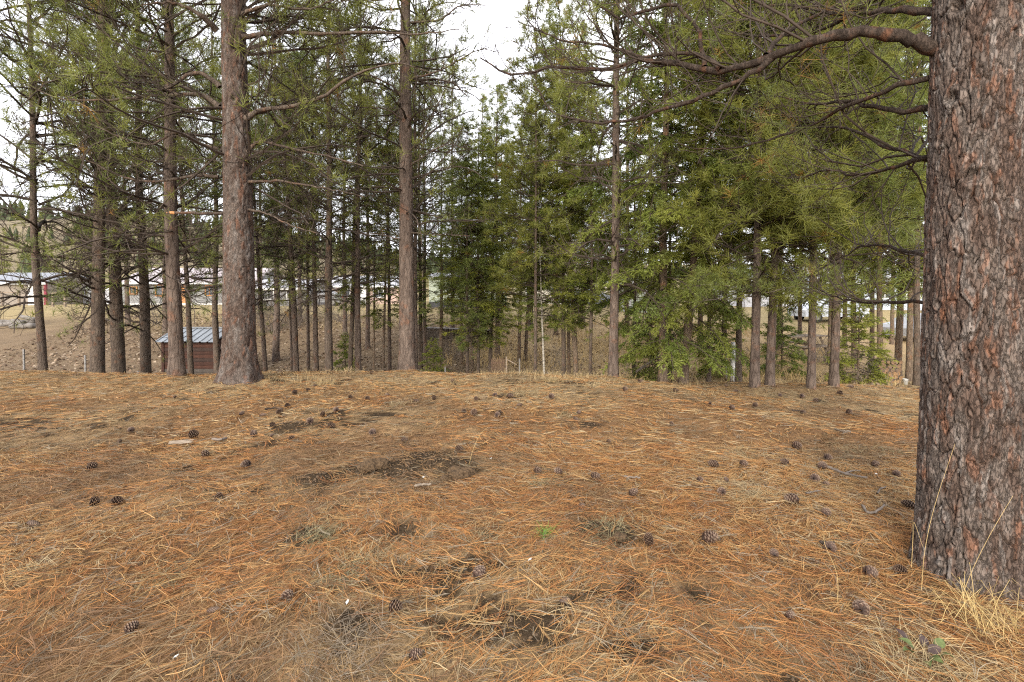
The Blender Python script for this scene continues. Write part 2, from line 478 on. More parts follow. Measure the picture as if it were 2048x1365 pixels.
def pine_crown(seed, H=13.0, h0=1.5, Lmax=2.5, dead_to=4.5, whorl=0.46, per=(3, 6), nd=15, sec=5.0, ter=4.5, nw=0.0045, tone=1.0):
    rng = np.random.default_rng(seed)
    z = []; 
    h = h0
    while h < H - 0.3:
        for _ in range(rng.integers(per[0], per[1])):
            z.append(h + rng.normal() * 0.07)
        h += whorl * (0.75 + 0.5 * rng.random())
    z = np.array(z); N = len(z)
    f = (z - h0) / (H - h0)
    prof = np.interp(f, [0, 0.12, 0.35, 0.7, 1.0], [0.75, 1.0, 0.95, 0.6, 0.18])
    L1 = Lmax * prof * (0.6 + 0.5 * rng.random(N))
    az = rng.random(N) * 2 * PI
    el = np.interp(f, [0, 0.3, 0.7, 1], [0.10, 0.30, 0.65, 1.0]) + rng.normal(size=N) * 0.22
    d = np.stack([np.cos(az) * np.cos(el), np.sin(az) * np.cos(el), np.sin(el)], 1)
    p = np.stack([np.zeros(N), np.zeros(N), z], 1)
    P1 = grow(p, d, L1, 9, rng, 0.16, np.where(f < 0.3, -0.08, 0.05) + rng.normal(size=N) * 0.16, 0.8)
    r0 = 0.007 + 0.0085 * L1
    R1 = r0[:, None] * np.linspace(1, 0.28, 9)[None]
    alive = np.clip((z - dead_to + 1.8) / 2.4, 0.22, 1.0) * (0.8 + 0.4 * rng.random(N))
    acc = Acc()
    pine_system(acc, P1, L1, R1, np.clip(alive, 0, 1), rng, sec, ter, nd, 0.18, nw, 4, 0.12, 0.50, tone=tone)
    return acc.mesh('crown_pine', [M['twig'], M['twig'], M['foliage']])

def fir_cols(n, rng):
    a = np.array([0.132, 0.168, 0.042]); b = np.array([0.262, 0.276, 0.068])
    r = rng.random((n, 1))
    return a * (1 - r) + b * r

def fir_crown(seed, H=13.0, h0=1.2, Lmax=1.9, spacing=0.13, dens=1.0, droop=0.25, bare=1.0):
    rng = np.random.default_rng(seed)
    N = int((H - h0) / spacing)
    z = h0 + (H - h0) * (np.arange(N) + rng.random(N)) / N
    f = (z - h0) / (H - h0)
    prof = np.interp(f, [0, 0.1, 0.3, 0.7, 1.0], [0.6, 0.9, 1.0, 0.55, 0.10])
    L1 = Lmax * prof * (0.65 + 0.5 * rng.random(N))
    az = np.arange(N) * 2.4 + rng.normal(size=N) * 0.5
    el = np.interp(f, [0, 0.4, 1], [-0.15, 0.12, 0.75]) + rng.normal(size=N) * 0.15
    d = np.stack([np.cos(az) * np.cos(el), np.sin(az) * np.cos(el), np.sin(el)], 1)
    p = np.stack([np.zeros(N), np.zeros(N), z], 1)
    P1 = grow(p, d, L1, 8, rng, 0.07, -droop + rng.normal(size=N) * 0.08, 0.2)
    P1[:, -2:, 2] += 0.02
    R1 = (0.005 + 0.007 * L1)[:, None] * np.linspace(1, 0.25, 8)[None]
    acc = Acc()
    V, Fq = tubes(P1, R1, 3); acc.add(V, Fq, 0)
    i, t = spawn(P1, L1, 15 * dens, 0.22, rng, 0.85)
    q, tan = along(P1, i, t)
    hor = nrm(np.cross(tan, np.array([0, 0, 1.0])[None])) * np.where(rng.random(len(i)) < 0.5, -1, 1)[:, None]
    l2 = 0.10 + 0.38 * L1[i] * (1.05 - t) * (0.5 + 0.6 * rng.random(len(i)))
    d2 = nrm(tan * 0.75 + hor * 0.75 + np.array([0, 0, -0.12]) + rng.normal(size=q.shape) * 0.12)
    P2 = grow(q, d2, l2, 4, rng, 0.08, -0.25, 0.2)
    R2 = np.full((len(i), 4), 0.0030) * np.linspace(1, 0.5, 4)[None]
    V, Fq = tubes(P2, R2, 3); acc.add(V, Fq, 1)
    # branchlets as leafy sprays
    j, t3 = spawn(P2, l2, 11 * dens, 0.1, rng)
    q3, tan3 = along(P2, j, t3)
    d3 = sub_dirs(tan3, rng, 0.75, -0.1, 0.25)
    l3 = 0.06 + 0.10 * rng.random(len(j))
    # needles: along secondaries and branchlets
    def comb(a, dd, ln, per_m, nl, nwid, colr):
        n = np.maximum(2, (ln * per_m).astype(int)); k = np.repeat(np.arange(len(a)), n)
        u = rng.random(len(k))[:, None]
        pp = a[k] + dd[k] * ln[k][:, None] * u
        rr = nrm(rng.normal(size=pp.shape)); rr[:, 2] *= 0.5
        nd_ = nrm(dd[k] * 0.75 + rr * 0.75)
        s = nrm(np.cross(nd_, rng.normal(size=pp.shape))) * nwid
        Vn = np.stack([pp - s, pp + s, pp + nd_ * nl * (0.7 + 0.6 * rng.random((len(k), 1)))], 1).reshape(-1, 3)
        cc = np.repeat(colr[k] * (0.8 + 0.4 * rng.random((len(k), 1))), 3, 0)
        acc.add(Vn, np.arange(len(Vn)).reshape(-1, 3), 2, cc)
    cb = fir_cols(len(P1), rng)
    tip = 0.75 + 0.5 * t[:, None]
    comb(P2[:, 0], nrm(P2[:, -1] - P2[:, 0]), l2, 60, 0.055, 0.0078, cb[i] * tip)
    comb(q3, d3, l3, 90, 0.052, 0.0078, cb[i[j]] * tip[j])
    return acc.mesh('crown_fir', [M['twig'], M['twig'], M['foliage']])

# ---- trunks with real furrows
def worley(u, v, nu, seed):
    """u in cells (periodic nu), v in cells"""
    iu = np.floor(u).astype(int); iv = np.floor(v).astype(int)
    f1 = np.full(u.shape, 9.0); f2 = np.full(u.shape, 9.0); idr = np.zeros(u.shape)
    for a in (-1, 0, 1):
        for b in (-1, 0, 1):
            cu = iu + a; cv = iv + b; cw = np.mod(cu, nu)
            x = cu + 0.15 + 0.7 * hash2(cw, cv, seed); y = cv + 0.1 + 0.8 * hash2(cw, cv, seed + 5)
            d = np.hypot(u - x, v - y)
            r = hash2(cw, cv, seed + 11)
            m = d < f1
            f2 = np.where(m, f1, np.minimum(f2, d)); idr = np.where(m, r, idr); f1 = np.where(m, d, f1)
    return f1, f2, idr

def trunk_mesh(seed, r_ref, H, flare=0.35, rows=60, seg=20, cell=0.06, depth=0.012, wig=0.03, zmax_detail=None, mat=None, colors=False, knots=(), face=None):
    """r_ref = radius at 1.3 m"""
    rng = np.random.default_rng(seed)
    zd = zmax_detail or H
    z = np.concatenate([np.linspace(-0.25, zd, rows), np.linspace(zd, H, 14)[1:]]) if zmax_detail else np.linspace(-0.25, H, rows)
    th = np.arange(seg) / seg * 2 * PI
    if face is not None:        # finer spacing on the side that is seen close up
        na = int(seg * 0.78); th = np.concatenate([face - 1.75 + 3.5 * np.arange(na) / na, face + 1.75 + (2 * PI - 3.5) * np.arange(seg - na) / (seg - na)])
    Z, T = np.meshgrid(z, th, indexing='ij')
    taper = np.interp(Z, [0, 1.3, H], [1.06, 1.0, 0.10])
    fl = 1 + flare * np.exp(-np.maximum(Z, -0.2) / 0.22) * (0.75 + 0.5 * vnoise(np.cos(T) * 1.6 + 9, np.sin(T) * 1.6 + seed % 50, seed))
    R = r_ref * taper * fl
    nu = max(5, int(round(2 * PI * r_ref / cell)))
    vs = cell * 4.6
    wu = (fbm(np.cos(T) * 3 + 20, Z * 5 + np.sin(T) * 3, seed + 1, 3) - 0.5) * 2.0
    wv = (fbm(np.cos(T) * 3 + 50, Z * 3 + np.sin(T) * 3, seed + 2, 3) - 0.5) * 1.6
    T = np.mod(T, 2 * PI)
    u = T / (2 * PI) * nu + wu; v = Z / vs + wv
    f1, f2, idr = worley(u, v, nu, seed)
    # second, finer generation of cracks
    g1, g2, idg = worley(u * 2, v * 1.7, nu * 2, seed + 40)
    fur = sstep(0.0, 0.13, f2 - f1) ** 0.8
    fin = sstep(0.0, 0.10, g2 - g1)
    fine = fbm(T / (2 * PI) * nu * 5 + wu * 3, Z / 0.035, seed + 8, 3) - 0.5
    dsp = depth * (fur - 1) + depth * 0.32 * (fin - 1) + depth * 0.45 * (idr - 0.5) * fur + depth * 0.35 * fine + depth * 0.25 * (idg - 0.5) * fin
    dsp = dsp * np.clip(1.15 - 0.75 * Z / max(H, 1), 0.2, 1.1)
    for (kt, kz, kr, kh) in knots:
        dt = np.abs((T - kt + PI) % (2 * PI) - PI) * r_ref
        q = np.hypot(dt, (Z - kz) * 0.8) / kr
        dsp = dsp + kh * (np.exp(-(q - 0.75) ** 2 * 7) - 1.35 * np.exp(-(q * 2.0) ** 2))
    R = R + dsp
    cx = wig * (vnoise(Z * 0.35, Z * 0 + seed, seed + 3) - vnoise(np.zeros_like(Z), Z * 0 + seed, seed + 3))
    cy = wig * (vnoise(Z * 0.35, Z * 0 + seed + 9, seed + 4) - vnoise(np.zeros_like(Z), Z * 0 + seed + 9, seed + 4))
    V = np.stack([cx + R * np.cos(T), cy + R * np.sin(T), Z], -1).reshape(-1, 3)
    n = len(z)
    idx = np.arange(n * seg).reshape(n, seg)
    A = idx[:-1]; B = np.roll(A, -1, 1); D = idx[1:]; C = np.roll(D, -1, 1)
    Q = np.stack([A, B, C, D], -1).reshape(-1, 4)
    col = None
    if colors:
        grey = np.array([0.118, 0.094, 0.078]); brn = np.array([0.080, 0.054, 0.041]); org = np.array([0.195, 0.086, 0.046]); pale = np.array([0.175, 0.153, 0.135])
        a = sstep(0.3, 0.7, fbm(u * 0.8, v * 1.7, seed + 60, 4))[..., None]
        c = brn * (1 - a) + grey * a
        pl = ((idg > 0.74) * sstep(0.35, 0.6, vnoise(u * 1.1, v * 0.8, seed + 61)))[..., None]
        c = c * (1 - 0.6 * pl) + pale * 0.6 * pl
        oc = ((idr > 0.66) * sstep(0.50, 0.68, fbm(u * 2.0, v * 2.5, seed + 62, 3)))[..., None]
        c = c * (1 - 0.42 * oc) + org * 0.42 * oc
        oc2 = sstep(0.70, 0.76, fbm(u * 1.5 + 30, v * 1.2, seed + 66, 3))[..., None]
        c = c * (1 - 0.5 * oc2) + org * 0.9 * 0.5 * oc2
        col = c.reshape(-1, 3)
    return mesh_np('trunk', V, [Q], [mat or M['bark']], None, col, True)

def link(name, me, parent=None, loc=None, label=None, cat=None, group=None, kind=None):
    o = bpy.data.objects.new(name, me); COL.objects.link(o)
    if parent is not None: o.parent = parent
    if loc is not None: o.location = loc
    if label: o['label'] = label
    if cat: o['category'] = cat
    if group: o['group'] = group
    if kind: o['kind'] = kind
    return o

def thing(name, label, cat, loc=(0, 0, 0), rz=0.0, group=None):
    o = link(name, None, None, loc, label, cat, group)
    o.rotation_euler = (0, 0, rz); o.empty_display_size = 0.1
    return o

def box_arr(cx, cy, cz, sx, sy, sz):
    V = np.array([[x, y, z] for z in (-1, 1) for y in (-1, 1) for x in (-1, 1)], float) * 0.5 * np.array([sx, sy, sz]) + np.array([cx, cy, cz])
    Q = np.array([[0, 2, 3, 1], [4, 5, 7, 6], [0, 1, 5, 4], [2, 6, 7, 3], [0, 4, 6, 2], [1, 3, 7, 5]])
    return V, Q

def box(name, c, s, m, parent=None, rot=None, bevel=0.0, **kw):
    V, Q = box_arr(0, 0, 0, *s)
    me = mesh_np(name, V, [Q], [m])
    o = link(name, me, parent, c, **kw)
    if rot is not None: o.rotation_euler = rot
    return o

# ================================================================== GROUND
def build_ground():
    def axis(segs):
        out = []
        for a, b, n in segs: out.append(np.linspace(a, b, n, endpoint=False))
        return np.concatenate(out + [[segs[-1][1]]])
    xs = axis([(-900, -120, 14), (-120, -40, 16), (-40, -14, 26), (-14, -5.5, 60), (-5.5, 5.5, 160), (5.5, 14, 60), (14, 40, 26), (40, 120, 16), (120, 900, 14)])
    ys = axis([(-60, -4, 10), (-4, 1, 12), (1, 6, 95), (6, 12, 60), (12, 36, 55), (36, 80, 22), (80, 500, 24), (500, 1200, 8)])
    X, Y = np.meshgrid(xs, ys, indexing='xy')
    Zt = terrain(X, Y)
    V = np.stack([X, Y, Zt], -1).reshape(-1, 3)
    ny, nx = X.shape
    idx = np.arange(nx * ny).reshape(ny, nx)
    Q = np.stack([idx[:-1, :-1], idx[:-1, 1:], idx[1:, 1:], idx[1:, :-1]], -1).reshape(-1, 4)
    # ground kinds by place: needle litter on the bench, leaf litter on the bank, straw lawn beyond, bare soil at digs
    e = edge_y(X)
    n1 = fbm(X * 0.9, Y * 0.9, 21, 4); n2 = fbm(X * 7, Y * 7, 23, 3); n3 = fbm(X * 0.35 + 4, Y * 0.35, 25, 3)
    lit = np.array([0.215, 0.122, 0.058]); straw = np.array([0.33, 0.235, 0.125]); soil = np.array([0.058, 0.040, 0.024])
    leaf = np.array([0.165, 0.118, 0.073]); lawn = np.array([0.27, 0.21, 0.108]); far = np.array([0.20, 0.16, 0.085])
    a = sstep(0.45, 0.62, n1)[..., None] * 0.6
    a = np.clip(a + 0.6 * sstep(5.5, 8.5, Y)[..., None], 0, 1)
    c = lit * (1 - a) + straw * a
    b = sstep(e + 0.5, e + 3.0, Y)[..., None]
    dry = (leaf * 1.0) * (1 - sstep(-2.5, 1.0, X)[..., None]) + straw * 1.05 * sstep(-2.5, 1.0, X)[..., None]
    c = c * (1 - b) + dry * b
    g = sstep(25.5, 31, Y + (n3 - 0.5) * 6)[..., None]
    c = c * (1 - g) + lawn * g
    h = sstep(80, 160, Y)[..., None]
    c = c * (1 - h) + far * h
    s = np.zeros_like(X)
    for (cx, cy, r, am) in DIGS:
        s = np.maximum(s, np.exp(-(np.hypot(X - cx, Y - cy) / r) ** 2))
    s = np.maximum(s * 1.3, 0.9 * sstep(0.62, 0.70, n1 * 0.65 + n2 * 0.35) * (Y < 8))
    s = sstep(0.3, 0.75, s + (n2 - 0.5) * 0.5)[..., None]
    c = c * (1 - s) + soil * s
    c = c * (0.66 + 0.44 * n2[..., None])
    global SOILMASK
    me = mesh_np('ground', V, [Q], [M['ground']], None, c.reshape(-1, 3), True)
    o = link('ground', me, kind='structure')
    o['label'] = 'needle covered bench dropping to a leafy gully and straw lawn'

def mat_ground():
    """vertex colour broken up by crossed, stretched noise: matted fibres between the real needles"""
    m, n, out = mat_new('ground'); k = n.links.new
    a = n.nodes.new('ShaderNodeAttribute'); a.attribute_name = 'Col'
    b = n.nodes.new('ShaderNodeBsdfPrincipled'); b.inputs['Roughness'].default_value = 0.95; b.inputs['Specular IOR Level'].default_value = 0.05
    t = n.nodes.new('ShaderNodeTexCoord')
    wob = n.nodes.new('ShaderNodeTexNoise'); wob.inputs['Scale'].default_value = 5
    k(t.outputs['Object'], wob.inputs['Vector'])
    ad = n.nodes.new('ShaderNodeVectorMath'); ad.operation = 'MULTIPLY_ADD'; ad.inputs[1].default_value = (0.12, 0.12, 0.0)
    k(wob.outputs['Color'], ad.inputs[0]); k(t.outputs['Object'], ad.inputs[2])
    last = None
    for i, ang in enumerate((0.25, 1.15, 2.0, 2.75)):
        mp_ = n.nodes.new('ShaderNodeMapping'); mp_.vector_type = 'TEXTURE'
        mp_.inputs['Rotation'].default_value = (0, 0, ang); mp_.inputs['Scale'].default_value = (0.09, 0.0035, 0.2)
        mp_.inputs['Location'].default_value = (3.7 * i, 1.3 * i, 0)
        k(ad.outputs['Vector'], mp_.inputs['Vector'])
        no = n.nodes.new('ShaderNodeTexNoise'); no.inputs['Scale'].default_value = 1.0; no.inputs['Detail'].default_value = 2
        k(mp_.outputs['Vector'], no.inputs['Vector'])
        if last is None: last = no.outputs['Fac']
        else:
            mx_ = n.nodes.new('ShaderNodeMath'); mx_.operation = 'MAXIMUM'; k(last, mx_.inputs[0]); k(no.outputs['Fac'], mx_.inputs[1]); last = mx_.outputs['Value']
    mr = n.nodes.new('ShaderNodeMapRange'); mr.inputs['From Min'].default_value = 0.48; mr.inputs['From Max'].default_value = 0.78
    mr.inputs['To Min'].default_value = 0.45; mr.inputs['To Max'].default_value = 1.9
    k(last, mr.inputs['Value'])
    mm = n.nodes.new('ShaderNodeMix'); mm.data_type = 'RGBA'; mm.blend_type = 'MULTIPLY'; mm.inputs['Factor'].default_value = 1
    k(a.outputs['Color'], mm.inputs['A']); k(mr.outputs['Result'], mm.inputs['B']); k(mm.outputs['Result'], b.inputs['Base Color'])
    bp = n.nodes.new('ShaderNodeBump'); bp.inputs['Strength'].default_value = 1.0; bp.inputs['Distance'].default_value = 0.012
    k(last, bp.inputs['Height']); k(bp.outputs['Normal'], b.inputs['Normal']); k(b.outputs['BSDF'], out.inputs['Surface'])
    return m
M['ground'] = mat_ground()
build_ground()

def soil_amount(x, y):
    s = np.zeros_like(x)
    for (cx, cy, r, am) in DIGS:
        s = np.maximum(s, np.exp(-(np.hypot(x - cx, y - cy) / (r * 1.0)) ** 2))
    n1 = fbm(x * 0.9, y * 0.9, 21, 4); n2 = fbm(x * 7, y * 7, 23, 3)
    s2 = 0.40 * sstep(0.62, 0.72, n1 * 0.65 + n2 * 0.35)
    return np.maximum(s, s2)

# ---- short broken needles and soil crumbs lying between the whole ones
def crumbs(acc, rng):
    n = 42000
    y = np.sqrt(rng.random(n) * (5.2 ** 2 - 1.15 ** 2) + 1.15 ** 2); x = (rng.random(n) * 2 - 1) * (y * 1.1 + 0.5)
    s = soil_amount(x, y); k = rng.random(n) < 0.25 + 0.75 * s
    x, y, s = x[k], y[k], s[k]; n = len(x)
    z = terrain(x, y) + 0.003
    a = rng.random(n) * 2 * PI; ln = 0.012 + 0.035 * rng.random(n) ** 2; wd = 0.0012 + 0.0012 * rng.random(n)
    crumb = rng.random(n) < 0.25 + 0.6 * s
    ln = np.where(crumb, 0.004 + 0.010 * rng.random(n) ** 2, ln); wd = np.where(crumb, ln * 0.8, wd)
    u = np.stack([np.cos(a), np.sin(a), rng.normal(size=n) * 0.15], 1) * ln[:, None]
    v = np.stack([-np.sin(a), np.cos(a), np.zeros(n)], 1) * wd[:, None]
    p = np.stack([x, y, z], 1); top = p + np.stack([0 * x, 0 * x, np.where(crumb, ln * 0.9, 0.003)], 1)
    V = np.stack([p - u, p + v, p + u, p - v, top], 1).reshape(-1, 3)
    b = np.arange(n)[:, None] * 5
    Tt = np.concatenate([b + np.array([q]) for q in ([0, 3, 4], [3, 2, 4], [2, 1, 4], [1, 0, 4])])
    c = np.where(crumb[:, None], np.array([0.085, 0.058, 0.036]), np.array([0.24, 0.14, 0.065])) * (0.6 + 0.9 * rng.random((n, 1)))
    acc.add(V, Tt, 0, np.repeat(c, 5, 0))

# ---- fallen pine needles: curved ribbons in bundles of three
def litter():
    rng = np.random.default_rng(77)
    acc = Acc()
    def zone(n_b, y0, y1, width, length, lift, segs):
        # bundles, uniform over the frustum-shaped strip
        yy = np.sqrt(rng.random(n_b) * (y1 ** 2 - y0 ** 2) + y0 ** 2)
        xx = (rng.random(n_b) * 2 - 1) * (yy * 1.10 + 0.7)
        ok = (yy < edge_y(xx) + 1.6)
        # keep off the big trunk foot
        keep = rng.random(n_b) > 0.97 * soil_amount(xx, yy) ** 0.6
        pn = fbm(xx * 2.2, yy * 2.2, 91, 3)
        ok &= keep & (rng.random(n_b) < 0.45 + 1.1 * pn)
        xx, yy = xx[ok], yy[ok]
        n = len(xx)
        flow = (fbm(xx * 0.7, yy * 0.7, 31, 3) - 0.5) * 7.0
        ang = np.where(rng.random(n) < 0.45, flow + rng.normal(size=n) * 0.55 + np.where(rng.random(n) < 0.5, 0, PI), rng.random(n) * 2 * PI)
        tilt = np.abs(rng.normal(size=n)) * 0.085
        z0 = lift * (rng.random(n) ** 1.5)
        # colour families in drifts
        fam = fbm(xx * 1.1 + 3, yy * 1.1, 41, 3) + rng.normal(size=n) * 0.17
        fam = fam + 0.21 * sstep(4.0, 8.0, yy) - 0.05 * sstep(3, 1, yy)
        org = np.array([0.37, 0.178, 0.062]); rust = np.array([0.24, 0.102, 0.038]); tan = np.array([0.39, 0.242, 0.102]); pale = np.array([0.39, 0.295, 0.165]); grey = np.array([0.25, 0.205, 0.145]); dk = np.array([0.105, 0.060, 0.034])
        r = rng.random(n)
        c = np.where((fam < 0.47)[:, None], org, tan)
        c = np.where(((fam < 0.47) & (r < 0.40))[:, None], rust, c)
        c = np.where(((fam > 0.47) & (r < 0.30))[:, None], org, c)
        c = np.where(((fam > 0.62) & (r > 0.65))[:, None], pale, c)
        c = np.where((r > 0.90)[:, None], grey, c)
        c = np.where(((r > 0.50) & (r < 0.60))[:, None], dk, c)
        old = fbm(xx * 0.8 + 13, yy * 1.1, 47, 4) + rng.normal(size=n) * 0.05      # older, greyed drifts
        om = (old > 0.60)
        c = np.where(om[:, None], c * 0.45 + np.array([0.13, 0.105, 0.07]) * 0.55, c)
        k3 = rng.choice([1, 2, 3], size=n, p=[0.35, 0.3, 0.35])
        i = np.repeat(np.arange(n), k3)
        m = len(i)
        a = ang[i] + rng.normal(size=m) * 0.10
        ln = length * (0.65 + 0.6 * rng.random(m))
        cv = rng.normal(size=m) * 0.55
        ts = np.array([0, 0.35, 0.7, 1.0]) if segs == 3 else np.array([0, 0.5, 1.0])
        x = xx[i] - 0.4 * ln * np.cos(a); y = yy[i] - 0.4 * ln * np.sin(a)
        pts = []
        px_, py_ = x.copy(), y.copy()
        prev = 0
        for q in range(segs + 1):
            if q:
                aa = a + cv * (ts[q] + prev) * 0.5
                px_ = px_ + np.cos(aa) * ln * (ts[q] - prev); py_ = py_ + np.sin(aa) * ln * (ts[q] - prev)
                prev = ts[q]
            pts.append((px_.copy(), py_.copy(), a + cv * ts[q]))
        gz = terrain(pts[1][0], pts[1][1]); ge = terrain(pts[-1][0], pts[-1][1])
        zz0 = gz + 0.004 + z0[i] + rng.random(m) * 0.008
        tl = tilt[i]; roll = rng.normal(size=m) * 0.5
        Vs = []
        wd = width * (0.75 + 0.5 * rng.random(m))
        prof = [0.9, 1.0, 0.85, 0.25] if segs == 3 else [0.9, 1.0, 0.3]
        for q in range(segs + 1):
            X, Y, A = pts[q]
            zq = zz0 + (ge - gz) * (ts[q] - ts[1]) / (1 - ts[1]) * (q > 0) + np.sin(tl) * ln * np.maximum(0, ts[q]) - 0.3 * tl * ln * ts[q] ** 2
            sx, sy = -np.sin(A) * np.cos(roll), np.cos(A) * np.cos(roll); sz = np.sin(roll)
            h = wd * 0.5 * prof[q]
            Vs.append(np.stack([X - sx * h, Y - sy * h, zq - sz * h], 1)); Vs.append(np.stack([X + sx * h, Y + sy * h, zq + sz * h], 1))
        V = np.stack(Vs, 1).reshape(-1, 3)
        nv = 2 * (segs + 1); b = np.arange(m)[:, None] * nv
        Q = np.concatenate([b + np.array([[0, 1, 3, 2]]) + 2 * q for q in range(segs)])
        cc = np.repeat(c[i] * 0.87 * (0.75 + 0.5 * rng.random((m, 1))), nv, 0)
        acc.add(V, Q, 0, cc)
    zone(30000, 1.15, 4.3, 0.0020, 0.145, 0.020, 3)
    zone(44000, 1.15, 4.6, 0.0019, 0.10, 0.010, 2)
    zone(50000, 4.3, 10.6, 0.0042, 0.13, 0.016, 2)
    crumbs(acc, rng)
    me = acc.mesh('pine_needle_litter', [M['needle_litter']])
    o = link('pine_needle_litter', me, kind='stuff')
    o['label'] = 'orange and straw coloured fallen pine needles covering the ground'
litter()

def blades(acc, x, y, hgt, lean, rng, wid=0.004, col=(0.45, 0.33, 0.17), colvar=0.3, z=None):
    n = len(x)
    z = terrain(x, y) if z is None else z
    a = rng.random(n) * 2 * PI
    lx, ly = np.cos(a) * lean * hgt, np.sin(a) * lean * hgt
    s = np.stack([-np.sin(a), np.cos(a), np.zeros(n)], 1) * (wid * 0.5)[:, None]
    b = rng.random(n) * 2 * PI
    s = np.stack([np.cos(b), np.sin(b), np.zeros(n)], 1) * (wid * 0.5)[:, None]
    p0 = np.stack([x, y, z - 0.01], 1)
    hz = hgt * np.sqrt(np.clip(1 - np.minimum(lean, 0.98) ** 2, 0.03, 1))
    p1 = p0 + np.stack([lx * 0.35, ly * 0.35, hz * 0.62], 1)
    p2 = p0 + np.stack([lx * 0.75, ly * 0.75, hz * 0.98], 1)
    p3 = p0 + np.stack([lx * 1.1, ly * 1.1, hz * (1.05 - 0.4 * lean)], 1)
    V = np.stack([p0 - s, p0 + s, p1 - s * .9, p1 + s * .9, p2 - s * .6, p2 + s * .6, p3], 1).reshape(-1, 3)
    k = np.arange(n)[:, None] * 7
    Q = np.concatenate([k + np.array([[0, 1, 3, 2]]), k + np.array([[2, 3, 5, 4]])])
    T = k + np.array([[4, 5, 6]])
    c = np.asarray(col) * (1 - colvar + 2 * colvar * rng.random((n, 1)))
    acc.add(V, [Q, T], 0, np.repeat(c, 7, 0))

def dry_grass():
    rng = np.random.default_rng(5)
    acc = Acc()
    def put(n, x0, x1, y0, y1, h, thr, wid, lean=(0.2, 0.6), col=(0.46, 0.34, 0.17), seed=51, sc=0.9):
        x = x0 + (x1 - x0) * rng.random(n); y = y0 + (y1 - y0) * rng.random(n)
        k = fbm(x * sc, y * sc, seed, 3) > thr
        x, y = x[k], y[k]; m = len(x)
        blades(acc, x, y, h * (0.45 + 0.8 * rng.random(m)), lean[0] + (lean[1] - lean[0]) * rng.random(m), rng, wid * (0.7 + 0.6 * rng.random(m)), col)
    put(5200, -5, 7, 7.4, 9.9, 0.13, 0.52, 0.004, (0.4, 0.95), (0.40, 0.30, 0.16))
    put(1200, -10, -3, 7.6, 9.9, 0.09, 0.56, 0.004, (0.5, 0.95), (0.40, 0.30, 0.16))
    put(8000, -3.5, 9, 11, 17, 0.28, 0.46, 0.008, (0.35, 0.9), (0.42, 0.31, 0.15))
    put(7500, -3, 13, 17, 27, 0.42, 0.46, 0.014, (0.15, 0.75))
    put(1500, 4, 9, 8.0, 12, 0.14, 0.5, 0.005, (0.4, 0.9))
    put(2500, -22, -3, 26, 34, 0.22, 0.48, 0.014, (0.3, 0.8), (0.42, 0.32, 0.16))
    me = acc.mesh('dry_grass', [M['grass']])
    o = link('dry_grass', me, kind='stuff')
    o['label'] = 'straw coloured dry grass along the lip and in the gully'
dry_grass()

def leaf_litter():
    rng = np.random.default_rng(8)
    acc = Acc()
    n = 26000
    x = -24 + 34 * rng.random(n); y = 10 + 20 * rng.random(n) 
    k = rng.random(n) < np.interp(x, [-24, -4, 0, 10], [1, 1, 0.5, 0.25])
    x, y = x[k], y[k]; n = len(x)
    z = terrain(x, y) + 0.01 + 0.03 * rng.random(n)
    a = rng.random(n) * 2 * PI; s = 0.035 + 0.05 * rng.random(n)
    u = np.stack([np.cos(a), np.sin(a), rng.normal(size=n) * 0.4], 1) * s[:, None]
    v = np.stack([-np.sin(a), np.cos(a), rng.normal(size=n) * 0.5], 1) * (s * 0.6)[:, None]
    p = np.stack([x, y, z], 1)
    V = np.stack([p - u, p - v, p + u, p + v], 1).reshape(-1, 3)
    Q = np.arange(4 * n).reshape(-1, 4)
    base = np.array([[0.25, 0.18, 0.12], [0.19, 0.125, 0.08], [0.12, 0.08, 0.055], [0.33, 0.26, 0.19]])[rng.integers(0, 4, n)]
    acc.add(V, Q, 0, np.repeat(base * (0.8 + 0.4 * rng.random((n, 1))), 4, 0))
    me = acc.mesh('leaf_litter', [M['grass']])
    o = link('leaf_litter', me, kind='stuff')
    o['label'] = 'brown fallen leaves covering the far bank of the gully'
leaf_litter()
#==TREES==
# ================================================================== TREES
CR = {}
CR['pa'] = pine_crown(11, 13.0, 1.5, 2.8, 5.8, 0.44, (3, 6), 20, 6.0, 5.0, 0.0075)
CR['pb'] = pine_crown(12, 13.0, 1.7, 2.5, 5.4, 0.44, (3, 6), 20, 6.0, 5.0, 0.0075)
CR['pc'] = pine_crown(13, 13.0, 1.6, 2.0, 4.6, 0.42, (3, 6), 20, 5.5, 4.5, 0.0080)
CR['pd'] = pine_crown(14, 13.0, 1.9, 1.6, 2.0, 0.38, (4, 7), 24, 6.5, 4.5, 0.0105, 1.08)
CR['fa'] = fir_crown(21, 13.0, 1.3, 2.2, 0.09, 1.1, 0.25)
CR['fb'] = fir_crown(22, 13.0, 1.6, 1.3, 0.10, 1.05, 0.2)
CR['bush'] = fir_crown(23, 2.0, 0.08, 0.75, 0.022, 1.0, 0.1)

